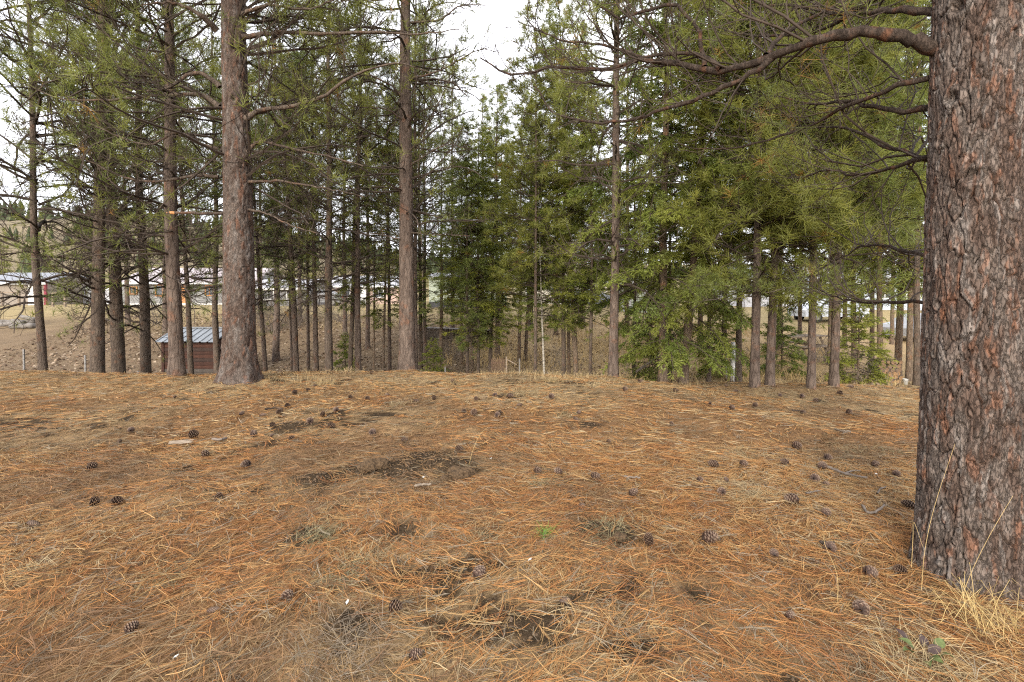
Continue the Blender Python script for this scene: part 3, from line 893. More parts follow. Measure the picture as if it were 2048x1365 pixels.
G1 = 'tall pines on the lip of the bench'
G2 = 'conifers standing in the gully'
def tree(name, label, px, d, wpx, H, crown, cs=1.0, lean=0.0, mat='bark', group='conifers along the gully', flare=0.3, rz=None, depth=None, seed=None, cz=0.0, lean_y=0.0, cat='tree', base_py=None):
    x = (px - 1024.0) / F_PX * d
    z = float(terrain(x, d))
    t = thing(name, label, cat, (x, d, z), 0, group)
    t.rotation_euler = (-lean_y, math.atan(lean), 0)
    r = wpx * d / F_PX / 2 / math.sqrt(1 + (x / d) ** 2) * 0.97      # wide lens stretches round things off axis
    if group == G2: lean += 0.018 * math.sin(px * 1.7)
    sd_ = seed if seed is not None else int(px * 7 + d * 13)
    big = wpx > 25
    tm = trunk_mesh(sd_, r, H, flare, 110 if big else 46, 30 if big else 14, max(0.035, min(0.07, r * 0.42)), depth or min(0.012, r * 0.10), min(0.25, 0.02 + 0.10 * r * 6), 6.5 if big else None, M[mat])
    link('trunk', tm, t)
    if crown and cz == 0 and group == G2: cz = (0.5 if 860 < px < 1300 else 1.4) if d < 17 else (1.2 if 860 < px < 1300 else 2.8)
    if crown and group == G2 and 860 < px < 1300: cs *= 1.2
    if crown:
        c = link('crown', CR[crown], t, (0, 0, cz))
        c.scale = (cs, cs, (H - cz) / 13.0)
        c.rotation_euler = (0, 0, rz if rz is not None else (sd_ * 1.7) % 6.28)
    return t

G1 = 'tall pines on the lip of the bench'
G2 = 'conifers standing in the gully'
T = tree
T('pine_tree', 'slim pine nearest the photo\'s edge by the tan shed', 84, 9.6, 19, 13, 'pa', 1.0, -0.012, 'bark_dark', G1)
T('pine_tree', 'dark pine left of its close twin, second trunk from the tan shed', 192, 10.0, 30, 14, 'pb', 1.0, 0.030, 'bark_dark', G1)
T('pine_tree', 'dark pine right of its close twin, leaning toward it', 236, 11.3, 30, 14, 'pa', 1.0, -0.012, 'bark_dark', G1, rz=2.2)
T('pine_tree', 'mid sized pine between the twin pines and the woodshed', 290, 12.0, 24, 14, 'pb', 1.0, -0.02, 'bark_dark', G1)
T('pine_tree', 'pine with bare lower trunk standing in front of the woodshed', 352, 8.2, 31, 13, 'pc', 1.15, 0.0, 'bark', G1)
T('pine_tree', 'thin pine rising just in front of the woodshed roof', 382, 14.6, 13, 12, 'pc', 1.0, -0.035, 'bark_dark', G2)
T('pine_tree', 'thin pine half hidden behind the thick furrowed pine', 433, 17, 14, 14, 'pa', 0.9, 0.0, 'bark_dark', G2)
T('pine_tree', 'thin leaning pine first to the right of the thick furrowed pine', 532, 16, 10, 13, 'pc', 0.9, -0.06, 'bark', G2)
T('pine_tree', 'pine with flared foot on the brushy bank below the dark house', 551, 21, 14, 15, 'pb', 1.0, 0.0, 'bark', G2)
T('pine_tree', 'straight thin stem touching a thicker leaning pine', 583, 18, 5, 10, 'pd', 0.7, -0.02, 'bark', G2)
T('pine_tree', 'pine leaning slightly toward the thick furrowed pine with thin stem beside it', 593, 15, 13, 14, 'pa', 0.9, -0.042, 'bark', G2)
T('pine_tree', 'thin pine just beside a slightly thicker one before the parked grey car', 616, 18, 7, 13, 'pc', 0.8, 0.0, 'bark', G2)
T('pine_tree', 'medium pine paired with a thinner one before the parked grey car', 632, 15.5, 11, 14, 'pb', 0.85, -0.008, 'bark', G2)
T('pine_tree', 'straight dark pine midway between the two foremost lip pines', 657, 13, 17, 14, 'pa', 0.95, 0.006, 'bark_dark', G2)
T('pine_tree', 'thin pine leaning onto the thicker pine beside it', 698, 16.5, 10, 12, 'fb', 0.8, 0.035, 'bark_dark', G2)
T('pine_tree', 'straight brown pine with a thin leaning neighbour', 716, 14, 14, 14, 'pc', 1.0, 0.01, 'bark', G2)
T('fir_tree', 'thinnest of three young firs left of the brown lip pine', 747, 17, 5, 7.5, 'fb', 0.7, 0.01, 'bark_fir', G2)
T('fir_tree', 'middle one of three young firs left of the brown lip pine', 764, 15, 6, 7.5, 'fb', 0.75, 0.03, 'bark_fir', G2)
T('pine_tree', 'thickest of three young trees left of the brown lip pine', 779, 15.5, 8, 11, 'pc', 0.8, 0.0, 'bark', G2)
T('pine_tree', 'pine showing just right behind the brown lip pine', 831, 14, 10, 14, 'pb', 0.8, 0.0, 'bark', G2)
T('pine_tree', 'dark pine second behind the brown lip pine', 841, 17, 9, 13, 'pc', 0.9, 0.0, 'bark_dark', G2)
T('pine_tree', 'thin pine third behind the brown lip pine', 851, 20, 8, 14, 'pa', 0.8, 0.0, 'bark', G2)
T('fir_tree', 'young fir in front of the pale end of the green home', 880, 17, 8, 8, 'fb', 0.9, 0.01, 'bark_fir', G2)
T('fir_tree', 'thin fir on the far bank before the green home', 923, 20, 6, 9, 'fb', 0.85, 0.0, 'bark_fir', G2)
T('fir_tree', 'young fir with dark stem, first of three by the picket panel', 935, 13, 7, 7.2, 'pd', 0.72, 0.0, 'bark_dark', G2)
T('fir_tree', 'pale thin stem between two dark young stems by the picket panel', 944, 18, 6, 8.5, 'fb', 0.8, 0.0, 'bark_fir', G2)
T('fir_tree', 'mossy dark young fir third from the picket panel', 957, 13.2, 7, 7.6, 'fb', 0.85, 0.0, 'bark_dark', G2)
T('fir_tree', 'dark young fir touching the picket panel', 979, 13.5, 7, 7.0, 'fb', 0.85, 0.025, 'bark_dark', G2)
T('fir_tree', 'reddish fir rising behind the picket panel', 995, 20, 10, 11.2, 'pd', 1.0, 0.0, 'bark_fir', G2)
T('fir_tree', 'thin fir on the straw bank, first right of the picket panel', 1038, 18.5, 7, 9.5, 'fb', 0.85, 0.01, 'bark_fir', G2)
T('fir_tree', 'thin fir on the straw bank leaning away from its neighbour', 1051, 19, 7, 10, 'pd', 0.8, 0.03, 'bark_fir', G2)
T('pine_tree', 'straight dark stem beside a pale leaning sapling', 1071, 12, 7, 9.8, 'pd', 0.8, 0.0, 'bark_dark', G2)
T('sapling', 'pale thin sapling leaning at the gully lip', 1089, 12.5, 4, 6.0, 'fb', 0.5, -0.03, 'bark_pale', G2)
T('pine_tree', 'dark fir at the near side of a tight clump of three', 1128, 13, 9, 9.8, 'fb', 0.95, 0.0, 'bark_dark', G2)
T('fir_tree', 'middle stem of a tight clump of three firs', 1138, 15, 7, 10, 'fb', 0.8, 0.0, 'bark_fir', G2)
T('fir_tree', 'leaning stem of a tight clump of three firs', 1154, 13, 10, 10.5, 'pd', 0.95, -0.05, 'bark_fir', G2)
T('fir_tree', 'thin upright fir just left of the straight pine beside the spreading fir', 1181, 12, 7, 9.0, 'fb', 0.85, 0.0, 'bark_dark', G2)
T('pine_tree', 'straight bare stemmed pine beside the big spreading fir', 1227, 9.0, 19, 14, 'pc', 0.95, 0.006, 'bark', G1)
T('pine_tree', 'slim dark stem below the edge of the spreading fir', 1268, 12, 7, 9, 'fa', 0.6, 0.0, 'bark_dark', G2)
T('fir_tree', 'big spreading fir with dense drooping boughs to the ground', 1327, 9.6, 18, 13, 'fa', 0.92, 0.0, 'bark_fir', G1, cz=-0.75)
T('fir_tree', 'thin stem just behind the big spreading fir', 1341, 13, 6, 11, 'fb', 0.9, 0.0, 'bark_dark', G2)
T('fir_tree', 'reddish leaning fir next to the big spreading fir', 1368, 9.6, 17, 12, 'fa', 0.80, 0.06, 'bark_fir', G1, cz=-0.6)
T('fir_tree', 'slim grey fir between the leaning fir and the white post', 1419, 10.4, 8, 10, 'fb', 1.0, 0.0, 'bark_dark', G2)
T('fir_tree', 'dark fir standing beside the white post', 1478, 10.6, 13, 12, 'fa', 0.75, 0.0, 'bark_dark', G2)
T('pine_tree', 'left one of two grey pines at the lip under bright needle tufts', 1511, 8.3, 19, 13, 'pd', 1.25, 0.0, 'bark', G1)
T('pine_tree', 'right one of two grey pines at the lip under bright needle tufts', 1541, 8.6, 18, 13, 'pd', 1.1, 0.02, 'bark', G1)
T('pine_tree', 'slim grey pine beside the red stake', 1624, 8.4, 17, 13, 'pd', 1.1, 0.01, 'bark', G1)
T('pine_tree', 'leaning grey pine right of the red stake', 1669, 8.7, 19, 13, 'pd', 1.2, 0.035, 'bark', G1)
T('pine_tree', 'reddish pine behind the leaning grey pine', 1661, 14.5, 10, 14, 'pd', 1.0, 0.0, 'bark_fir', G2)
T('pine_tree', 'brown pine behind the young bushy fir', 1710, 15, 12, 14, 'pd', 1.1, 0.0, 'bark_fir', G2)
T('fir_tree', 'fir standing at the near end of the firewood stack', 1762, 12.6, 13, 12, 'fa', 0.7, 0.0, 'bark_fir', G2)
T('fir_tree', 'mossy fir standing behind the firewood stack', 1797, 13.2, 16, 13, 'fa', 0.7, 0.02, 'bark_fir', G2)
T('fir_tree', 'fir behind the small white bucket', 1820, 12.6, 14, 12, 'fb', 1.1, 0.0, 'bark_fir', G2)
T('pine_tree', 'dark pine partly hidden by the huge furrowed trunk', 1836, 11.6, 15, 13, 'pb', 0.9, 0.0, 'bark_dark', G2)

# taller trees further back that fill the skyline
G3 = 'trees on the far bank'
back = [(905, 26, 8, 14.6, 'pd', 0.9, 'tall thin pine rising above the green home against the sky'), (965, 24, 9, 12.0, 'pd', 1.15, 'bluish pine with pointed top in the middle of the skyline'),
        (1003, 27, 7, 12.6, 'pd', 0.9, 'thin pine right of the bluish pointed pine'), (1062, 25, 8, 13.6, 'pd', 1.1, 'bushy pine on the right rim of the sky gap'),
        (1112, 24, 9, 15.5, 'fb', 1.3, 'tall fir on the far bank behind the clump of three'), (1165, 27, 9, 16.5, 'pd', 1.2, 'tall pine on the far bank left of the straight lip pine'),
        (1255, 23, 10, 16, 'fb', 1.3, 'tall fir on the far bank behind the straight lip pine'), (1300, 20, 10, 15, 'fa', 0.9, 'tall fir close behind the big spreading fir'),
        (1400, 17, 11, 14.5, 'fa', 0.9, 'tall fir behind the leaning reddish fir'), (1450, 21, 9, 15, 'pd', 1.2, 'tall pine behind the slim grey fir'),
        (1560, 18, 11, 14.5, 'fb', 1.4, 'tall fir behind the two grey lip pines'), (1600, 23, 9, 15.5, 'pd', 1.2, 'tall pine beyond the picnic table'),
        (1690, 21, 10, 15, 'fa', 0.8, 'tall fir on the far bank beyond the young bushy fir'), (1745, 18, 10, 14, 'pd', 1.2, 'tall pine beyond the firewood stack'),
        (1785, 24, 9, 15.5, 'fb', 1.4, 'tall fir far beyond the firewood stack'), (1990, 13, 14, 14, 'fa', 0.9, 'fir almost hidden behind the huge furrowed trunk'),
        (2040, 10.5, 14, 13, 'fb', 1.2, 'fir showing at the outer side of the huge furrowed trunk'),
        (470, 24, 12, 15, 'pa', 0.9, 'pine on the far bank behind the thick furrowed pine'), (330, 25, 12, 15, 'pb', 0.9, 'pine on the far bank above the woodshed'),
        (255, 27, 11, 15, 'pd', 1.2, 'pine on the far bank between the twin pines and the long house'), (690, 25, 9, 15, 'pc', 1.0, 'pine on the far bank before the pinkish house'),
        (805, 27, 8, 14, 'pd', 1.0, 'pine on the far bank behind the brown lip pine'), (600, 28, 9, 15.5, 'pd', 1.2, 'pine on the far bank before the dark house'),
        (735, 23, 9, 14.5, 'pd', 1.0, 'pine on the far bank behind the three young trees'), (520, 30, 9, 15.5, 'pc', 1.0, 'pine on the far bank at the end of the long house')]
for (px, d, wp, H, cr, cs, lb) in back:
    nm = 'fir_tree' if cr[0] == 'f' else 'pine_tree'
    T(nm, lb, px, d, wp, H, cr, cs, 0.0, 'bark_fir' if nm == 'fir_tree' else 'bark', G3, cz=4.5 if px < 860 else 0.6)
rr = random.Random(4)
for i in range(26):
    d = rr.uniform(58, 95); px = -60 + i * 82 + rr.uniform(-30, 30)
    if 860 < px < 1040 : d = 95
    cr = rr.choice(['pd', 'fb', 'fa'])
    T('distant_conifer', 'distant conifer standing beyond the houses', px, d, rr.uniform(3, 5), rr.uniform(9, 14) if not 820 < px < 1060 else 9, cr, rr.uniform(1.0, 1.5), 0, 'bark', 'conifers beyond the houses')

# ---- young bushes of fir
def bush(label, px, d, H, sp):
    x = (px - 1024) / F_PX * d
    t = thing('young_fir', label, 'young fir', (x, d, float(terrain(x, d))), 0, 'bushy young firs')
    link('trunk', trunk_mesh(int(px), 0.02, H, 0.2, 14, 7, 0.03, 0.001, 0.05, None, M['bark_fir']), t)
    c = link('crown', CR['bush'], t, (0, 0, 0)); c.scale = (sp * 1.15, sp * 1.15, H / 2.0); c.rotation_euler = (0, 0, px % 6)
bush('bushy young fir right of the leaning grey pine', 1718, 11.0, 1.9, 0.85)
bush('low young fir left of the picnic table', 1565, 12.5, 1.7, 0.8)
bush('low young fir under the spreading fir by the dead leaning pole', 1300, 11.5, 1.5, 0.8)
bush('low young fir between the slim grey fir and the white post', 1445, 12.5, 1.8, 0.8)
bush('small young fir at the foot of the brown lip pine', 866, 16, 1.6, 0.6)
bush('small young fir before the pinkish house', 690, 17, 1.7, 0.6)

# ---- the huge trunk beside the camera
def px_path(pts):
    return np.array([at(*p) for p in pts])

def smooth_path(P, n):
    """Catmull-Rom resample"""
    P = np.asarray(P); Q = np.concatenate([[2 * P[0] - P[1]], P, [2 * P[-1] - P[-2]]])
    out = []
    m = len(P) - 1
    for s in np.linspace(0, m - 1e-6, n):
        i = int(s); f = s - i
        a, b, c, d = Q[i], Q[i + 1], Q[i + 2], Q[i + 3]
        out.append(0.5 * ((2 * b) + (c - a) * f + (2 * a - 5 * b + 4 * c - d) * f * f + (3 * b - a - 3 * c + d) * f ** 3))
    return np.array(out)

def limb(parent, pts, r0, r1, alive, seed, sec=6.0, ter=5.0, n=22, mat='limb', secl=0.30, min_t=0.12, nd=18, tone=1.0, cap=False, nw=0.0032, brown=0.04, lumpy=0.08, twig=1.0):
    rng = np.random.default_rng(seed)
    P = smooth_path(px_path(pts), n) 
    P = P + rng.normal(size=P.shape) * 0.006
    P = P - np.array(parent.location)
    ln = np.linalg.norm(np.diff(P, axis=0), axis=1).sum()
    R = np.interp(np.linspace(0, 1, n), [0, 0.08, 1], [r0 * 1.25, r0, r1]) * (1 + rng.normal(size=n) * lumpy)
    acc = Acc()
    if sec > 0:
        pine_system(acc, P[None], np.array([ln]), R[None], np.array([alive]), rng, sec, ter, nd, 0.15, nw, 8, min_t, secl, twig, tone, 1.0, brown)
    else:
        V, Fq = tubes(P[None], R[None], 8, True); acc.add(V, Fq, 0)
    me = acc.mesh('limb', [M[mat], M['twig'], M['foliage']], True)
    return link('limb', me, parent)

hx, hy = (1946 - 1024) / F_PX * 2.46, 2.46
hero = thing('pine_tree', 'huge furrowed pine trunk beside the camera with an arching limb', 'tree', (hx, hy, float(terrain(hx, hy)) - 0.02), 0)
def knot(px, py):
    """knot on the camera side of the huge trunk, by photo pixel"""
    r = ray(px, py); 
    # intersect with the vertical cylinder
    ox, oy = -hx, -hy
    a = r[0] ** 2 + r[1] ** 2; b = 2 * (r[0] * ox + r[1] * oy); c = ox ** 2 + oy ** 2 - 0.19 ** 2
    disc = max(b * b - 4 * a * c, 0); s = (-b - math.sqrt(disc)) / (2 * a)
    p = np.array([0, 0, CAM_H]) + r * s
    return math.atan2(p[1] - hy, p[0] - hx), p[2] - hero.location.z
KN = []
for (kx, ky, kr, kh) in [(1905, 195, 0.045, 0.018), (1943, 352, 0.05, 0.018), (1880, 280, 0.035, 0.012), (2026, 245, 0.035, 0.014), (1915, 12, 0.05, 0.02), (2040, 60, 0.03, 0.014), (1880, 610, 0.03, 0.008), (1888, 1125, 0.03, -0.012)]:
    a_, z_ = knot(kx, ky); KN.append((a_, z_, kr, kh))
link('trunk', trunk_mesh(901, 0.196, 17.0, 0.15, 540, 220, 0.036, 0.018, 0.0, 3.4, M['bark_hero'], True, KN, math.atan2(-hy, -hx)), hero)
hc = link('crown', CR['pa'], hero, (0, 0, 2.6)); hc.rotation_euler = (0, 0, 0.7); hc.scale = (1.1, 1.1, 1.1)
limb(hero, [(1930, 116, 2.5), (1850, 90, 2.52), (1790, 71, 2.57), (1700, 66, 2.65), (1620, 86, 2.7), (1540, 115, 2.85), (1450, 141, 3.0), (1370, 130, 3.15), (1280, 124, 3.3), (1200, 140, 3.5), (1110, 134, 3.7), (1025, 150, 3.9), (960, 118, 4.0)], 0.035, 0.006, 0.15, 131, 11.0, 6.0, 40, secl=0.42, min_t=0.28, twig=0.9)
limb(hero, [(1545, 113, 2.84), (1480, 160, 2.9), (1400, 196, 3.05), (1300, 228, 3.2), (1210, 246, 3.3), (1110, 226, 3.5), (1070, 170, 3.55)], 0.017, 0.005, 0.15, 32, 10.0, 5.0, 26, secl=0.45, twig=0.8)
limb(hero, [(1440, 140, 3.0), (1400, 112, 3.1), (1330, 108, 3.2), (1270, 110, 3.3), (1200, 90, 3.4), (1150, 84, 3.45), (1090, 70, 3.6), (1050, 36, 3.6)], 0.014, 0.004, 0.2, 33, 10.0, 5.0, 24, secl=0.45, twig=0.8)
limb(hero, [(1530, 118, 2.85), (1560, 75, 2.95), (1620, 38, 3.1), (1680, 8, 3.2), (1740, -30, 3.3)], 0.014, 0.006, 0.55, 34, 8.8, 5.0, 18, secl=0.45, twig=0.8)
limb(hero, [(1412, 136, 3.06), (1400, 80, 3.12), (1388, 50, 3.15), (1345, 14, 3.2), (1270, 30, 3.3), (1235, 34, 3.4), (1170, -8, 3.5)], 0.015, 0.006, 0.55, 35, 8.1, 5.0, 18, secl=0.45, twig=0.8)
limb(hero, [(1908, 140, 2.5), (1790, 175, 2.7), (1690, 215, 3.0), (1600, 260, 3.3), (1490, 292, 3.5), (1390, 300, 3.7)], 0.016, 0.004, 0.47, 36, 10.0, 5.5, 22, secl=0.45, twig=0.8)
limb(hero, [(1908, 215, 2.55), (1790, 222, 2.8), (1700, 205, 3.1), (1610, 205, 3.4), (1530, 190, 3.7)], 0.017, 0.004, 0.62, 37, 9.4, 5.5, 20, secl=0.45, twig=0.8)
limb(hero, [(1908, 300, 2.55), (1800, 330, 2.9), (1720, 350, 3.3), (1640, 345, 3.8), (1560, 380, 4.2)], 0.015, 0.004, 0.62, 38, 9.4, 5.0, 20, secl=0.45, twig=0.8)
limb(hero, [(1908, 330, 2.6), (1790, 300, 3.0), (1700, 260, 3.5), (1620, 255, 4.0), (1550, 275, 4.4)], 0.014, 0.004, 0.85, 39, 9.4, 5.0, 20, secl=0.5, brown=0.4)
limb(hero, [(1908, 520, 2.6), (1800, 500, 3.2), (1740, 490, 3.9), (1690, 510, 4.6), (1640, 540, 5.2)], 0.013, 0.004, 0.55, 40, 6.8, 4.0, 20, secl=0.25)
limb(hero, [(1908, 605, 2.6), (1790, 604, 3.2), (1720, 604, 3.9), (1660, 590, 4.6), (1600, 560, 5.2)], 0.012, 0.004, 0.40, 41, 5.4, 4.0, 20, secl=0.22)
limb(hero, [(1908, 30, 2.5), (1780, 20, 2.8), (1680, 28, 3.2), (1560, 10, 3.7), (1450, 25, 4.2)], 0.02, 0.005, 0.85, 142, 9.4, 5.5, 22, secl=0.45, twig=0.8)
limb(hero, [(1908, -40, 2.5), (1760, -10, 3.0), (1640, 60, 3.6), (1500, 70, 4.2), (1380, 40, 4.8)], 0.02, 0.005, 0.90, 143, 9.4, 5.5, 22, secl=0.45, twig=0.8)

# ---- the thick pine left of centre
x7, y7 = (478 - 1024) / F_PX * 7.6, 7.6
big = thing('pine_tree', 'thick furrowed pine at the lip right of the woodshed', 'tree', (x7, y7, float(terrain(x7, y7))), 0, G1)
big.rotation_euler = (0, -0.008, 0)
link('trunk', trunk_mesh(902, 0.226, 16.0, 0.42, 300, 80, 0.055, 0.019, 0.04, 6.5, M['bark_hero'], True, [(-1.3, 2.75, 0.07, 0.02), (-1.9, 3.4, 0.06, 0.02), (-1.2, 4.3, 0.07, 0.03), (-1.6, 5.0, 0.06, 0.02), (-1.2, 0.25, 0.06, -0.02)]), big)
bc = link('crown', CR['pb'], big, (0, 0, 1.2)); bc.rotation_euler = (0, 0, 1.1); bc.scale = (1.15, 1.15, 1.1)
D7 = 7.55
for k, (pts, r0, al) in enumerate([
    ([(490, 75, D7), (560, 66, D7), (650, 70, 7.3), (740, 66, 7.2), (830, 72, 7.1), (930, 62, 7.0)], 0.035, 0.35),
    ([(490, 240, D7), (530, 220, 7.5), (590, 214, 7.3), (650, 195, 7.2), (720, 150, 7.1), (800, 130, 7.0), (870, 150, 6.9)], 0.04, 0.35),
    ([(495, 308, D7), (525, 285, 7.5), (590, 300, 7.4), (660, 315, 7.3), (730, 335, 7.2)], 0.028, 0.2),
    ([(500, 365, D7), (570, 364, 7.5), (650, 378, 7.4), (730, 396, 7.4)], 0.02, 0.1),
    ([(445, 175, D7), (415, 150, 7.5), (380, 150, 7.4), (340, 175, 7.3), (280, 180, 7.2), (200, 145, 7.0), (120, 130, 6.9)], 0.035, 0.3),
    ([(445, 215, D7), (405, 190, 7.5), (360, 190, 7.4), (300, 192, 7.3), (220, 198, 7.2), (130, 195, 7.1), (40, 160, 7.0)], 0.038, 0.3),
    ([(440, 300, D7), (400, 285, 7.4), (355, 265, 7.3), (300, 290, 7.2), (240, 270, 7.1), (170, 240, 7.0)], 0.025, 0.15),
    ([(440, 355, D7), (395, 350, 7.5), (340, 360, 7.4), (280, 360, 7.3), (220, 340, 7.2), (150, 300, 7.1)], 0.027, 0.15),
    ([(440, 60, D7), (400, 25, 7.3), (350, 5, 7.2), (290, 10, 7.0)], 0.045, 0.5),
    ([(490, 30, D7), (540, 12, 7.3), (620, 20, 7.1), (700, -10, 7.0)], 0.03, 0.5),
    ([(500, 420, D7), (540, 430, 7.3), (580, 450, 7.2), (640, 470, 7.1)], 0.016, 0.05)]):
    limb(big, pts, r0, 0.006, al, 50 + k, 6.5, 5.0, 24, 'bark_dark', 0.45, 0.10, 18, 1.0, nw=0.0055, twig=1.05)
bs = limb(big, [(460, 427, D7), (415, 427, 7.3), (375, 426, 7.2), (337, 425, 7.1)], 0.024, 0.019, 0.0, 71, 0, 0, 14, 'bark_dark')
bs.name = 'broken_limb'; bs['label'] = 'broken off limb with a raw orange end'
ov, of_ = tubes((smooth_path(px_path([(352, 425.5, 7.135), (336, 425, 7.098)]), 4) - np.array(big.location))[None], np.array([[0.0215, 0.021, 0.019, 0.008]]), 8, True)
raw = link('raw_wood', mesh_np('raw_wood', ov, of_, [mat_plain('raw_wood', (0.42, 0.20, 0.08), 0.8, 0.25, 40)]), bs)

# ---- the brown pine at the lip
x19, y19 = (814 - 1024) / F_PX * 9.5, 9.5
br = thing('pine_tree', 'straight brown pine at the middle of the lip', 'tree', (x19, y19, float(terrain(x19, y19))), 0, G1)
link('trunk', trunk_mesh(903, 0.150, 15.0, 0.25, 170, 40, 0.06, 0.014, 0.03, 7.5, M['bark_lip'] if 'bark_lip' in M else M['bark'], False, []), br)
cc_ = link('crown', CR['pc'], br, (0, 0, 1.4)); cc_.scale = (1.25, 1.25, 1.05); cc_.rotation_euler = (0, 0, 4.0)
for k, (pts, r0, al) in enumerate([
    ([(820, 160, 9.4), (870, 145, 9.2), (910, 125, 9.0), (960, 100, 8.8), (1000, 105, 8.7)], 0.02, 0.35),
    ([(822, 45, 9.4), (880, 40, 9.0), (920, 12, 8.8), (990, 12, 8.7)], 0.02, 0.4),
    ([(805, 195, 9.4), (780, 170, 9.2), (735, 150, 9.0), (690, 148, 8.9), (640, 170, 8.8)], 0.02, 0.3),
    ([(805, 240, 9.4), (770, 218, 9.2), (720, 215, 9.1), (670, 205, 9.0)], 0.018, 0.2),
    ([(822, 300, 9.4), (850, 260, 9.2), (880, 200, 9.1), (905, 150, 9.0)], 0.016, 0.1),
    ([(822, 330, 9.4), (870, 300, 9.2), (900, 290, 9.1), (940, 300, 9.0)], 0.014, 0.15),
    ([(805, 480, 9.4), (760, 470, 9.3), (710, 468, 9.2)], 0.012, 0.0),
    ([(822, 466, 9.4), (880, 470, 9.2), (940, 472, 9.1)], 0.012, 0.0)]):
    limb(br, pts, r0, 0.005, al, 80 + k, 6.0, 5.0, 20, 'bark_dark', 0.45, 0.12, 18, nw=0.0055, twig=1.25)

# ---- the bright tufted bough in front of the fir, on the left grey pine
x45 = (1511 - 1024) / F_PX * 8.3
pine45 = next(o for o in COL.objects if o.get('label', '').startswith('left one of two grey pines'))
for k, (pts, r0) in enumerate([([(1510, 585, 8.2), (1470, 576, 7.9), (1430, 570, 7.7), (1385, 572, 7.6)], 0.012), ([(1512, 590, 8.2), (1550, 582, 7.9), (1590, 572, 7.7)], 0.011), ([(1510, 592, 8.2), (1480, 596, 7.8), (1450, 598, 7.6), (1410, 600, 7.5)], 0.010)]):
    limb(pine45, pts, r0, 0.004, 1.3, 95 + k, 13.0, 7.0, 14, 'twig_grey', 0.32, 0.05, 26, 1.35, nw=0.0045, brown=0.0)

# ---- bare brush and dead wood
def brush(label, px, d, h, n, seed, mat='twig_grey', spread=0.5):
    rng = np.random.default_rng(seed)
    x = (px - 1024) / F_PX * d
    acc = Acc()
    N = n
    p = np.stack([rng.normal(size=N) * 0.25, rng.normal(size=N) * 0.25, np.full(N, -0.05)], 1)
    dd = np.stack([rng.normal(size=N) * spread, rng.normal(size=N) * spread, np.ones(N)], 1)
    ln = h * (0.6 + 0.6 * rng.random(N))
    P1 = grow(p, dd, ln, 8, rng, 0.12, 0.0, 0.6)
    V, Fq = tubes(P1, (0.005 + 0.003 * ln)[:, None] * np.linspace(1, 0.35, 8)[None], 4); acc.add(V, Fq)
    i, t = spawn(P1, ln, 4.5, 0.2, rng); q, tan = along(P1, i, t)
    l2 = ln[i] * 0.4 * (0.4 + rng.random(len(i)))
    P2 = grow(q, sub_dirs(tan, rng, 0.7, 0.1, 0.9), l2, 6, rng, 0.16, 0.1, 0.5)
    V, Fq = tubes(P2, np.full((len(i), 6), 0.004) * np.linspace(1, 0.5, 6)[None], 3); acc.add(V, Fq)
    j, t = spawn(P2, l2, 3.5, 0.2, rng); q, tan = along(P2, j, t)
    P3 = grow(q, sub_dirs(tan, rng, 0.7, 0.1, 0.9), l2[j] * 0.5, 4, rng, 0.16, 0.1, 0.5)
    V, Fq = tubes(P3, np.full((len(j), 4), 0.003), 3); acc.add(V, Fq)
    o = link('bare_shrub', acc.mesh('bare_shrub', [M[mat]]), None, (x, d, float(terrain(x, d))), label, 'shrub', 'leafless shrubs')
for (lb, px, d, h, n, sd_) in [('leafless grey shrub before the dark house', 545, 26, 2.6, 22, 1), ('leafless shrub beside the parked grey car', 590, 27, 2.8, 24, 2), ('leafless shrub in front of the long house window', 315, 27, 2.2, 20, 3),
                               ('leafless shrub at the end of the long house', 470, 28, 2.6, 22, 4), ('tangled leafless brush at the timber wall', 890, 21, 1.3, 26, 5), ('leafless brush under the spreading fir', 1290, 12.5, 0.9, 22, 6),
                               ('leafless brush at the near end of the timber wall', 860, 22, 1.4, 24, 7), ('leafless brush right of the picket panel', 1110, 16, 0.8, 22, 8), ('leafless brush by the firewood stack', 1735, 11, 0.7, 20, 9),
                               ('leafless shrub before the pinkish house', 690, 28, 2.4, 22, 10), ('leafless brush beside the picnic table', 1640, 15, 1.1, 22, 12)]:
    brush(lb, px, d, h, n, sd_)
#==OBJECTS==
# ================================================================== BUILDINGS
def siding(name, rgb, period=0.2, vertical=False):
    m, n, out = mat_new(name)
    k = n.links.new
    b = n.nodes.new('ShaderNodeBsdfPrincipled'); b.inputs['Roughness'].default_value = 0.7
    t = n.nodes.new('ShaderNodeTexCoord')
    wv = n.nodes.new('ShaderNodeTexWave'); wv.wave_profile = 'SAW'; wv.bands_direction = 'X' if vertical else 'Z'
    wv.inputs['Scale'].default_value = 1.0 / period * 0.314
    no = n.nodes.new('ShaderNodeTexNoise'); no.inputs['Scale'].default_value = 3
    k(t.outputs['Object'], wv.inputs['Vector']); k(t.outputs['Object'], no.inputs['Vector'])
    mr = n.nodes.new('ShaderNodeMapRange'); mr.inputs['To Min'].default_value = 0.85; mr.inputs['To Max'].default_value = 1.12
    k(no.outputs['Fac'], mr.inputs['Value'])
    mm = n.nodes.new('ShaderNodeMix'); mm.data_type = 'RGBA'; mm.blend_type = 'MULTIPLY'; mm.inputs['Factor'].default_value = 1
    mm.inputs['A'].default_value = rgb + (1,); k(mr.outputs['Result'], mm.inputs['B'])
    k(mm.outputs['Result'], b.inputs['Base Color'])
    bp = n.nodes.new('ShaderNodeBump'); bp.inputs['Strength'].default_value = 0.8; bp.inputs['Distance'].default_value = 0.03
    k(wv.outputs['Fac'], bp.inputs['Height']); k(bp.outputs['Normal'], b.inputs['Normal'])
    k(b.outputs['BSDF'], out.inputs['Surface'])
    return m
M['glass'] = mat_plain('glass', (0.05, 0.06, 0.07), 0.1, 0.2, 2, 0, spec=0.6)
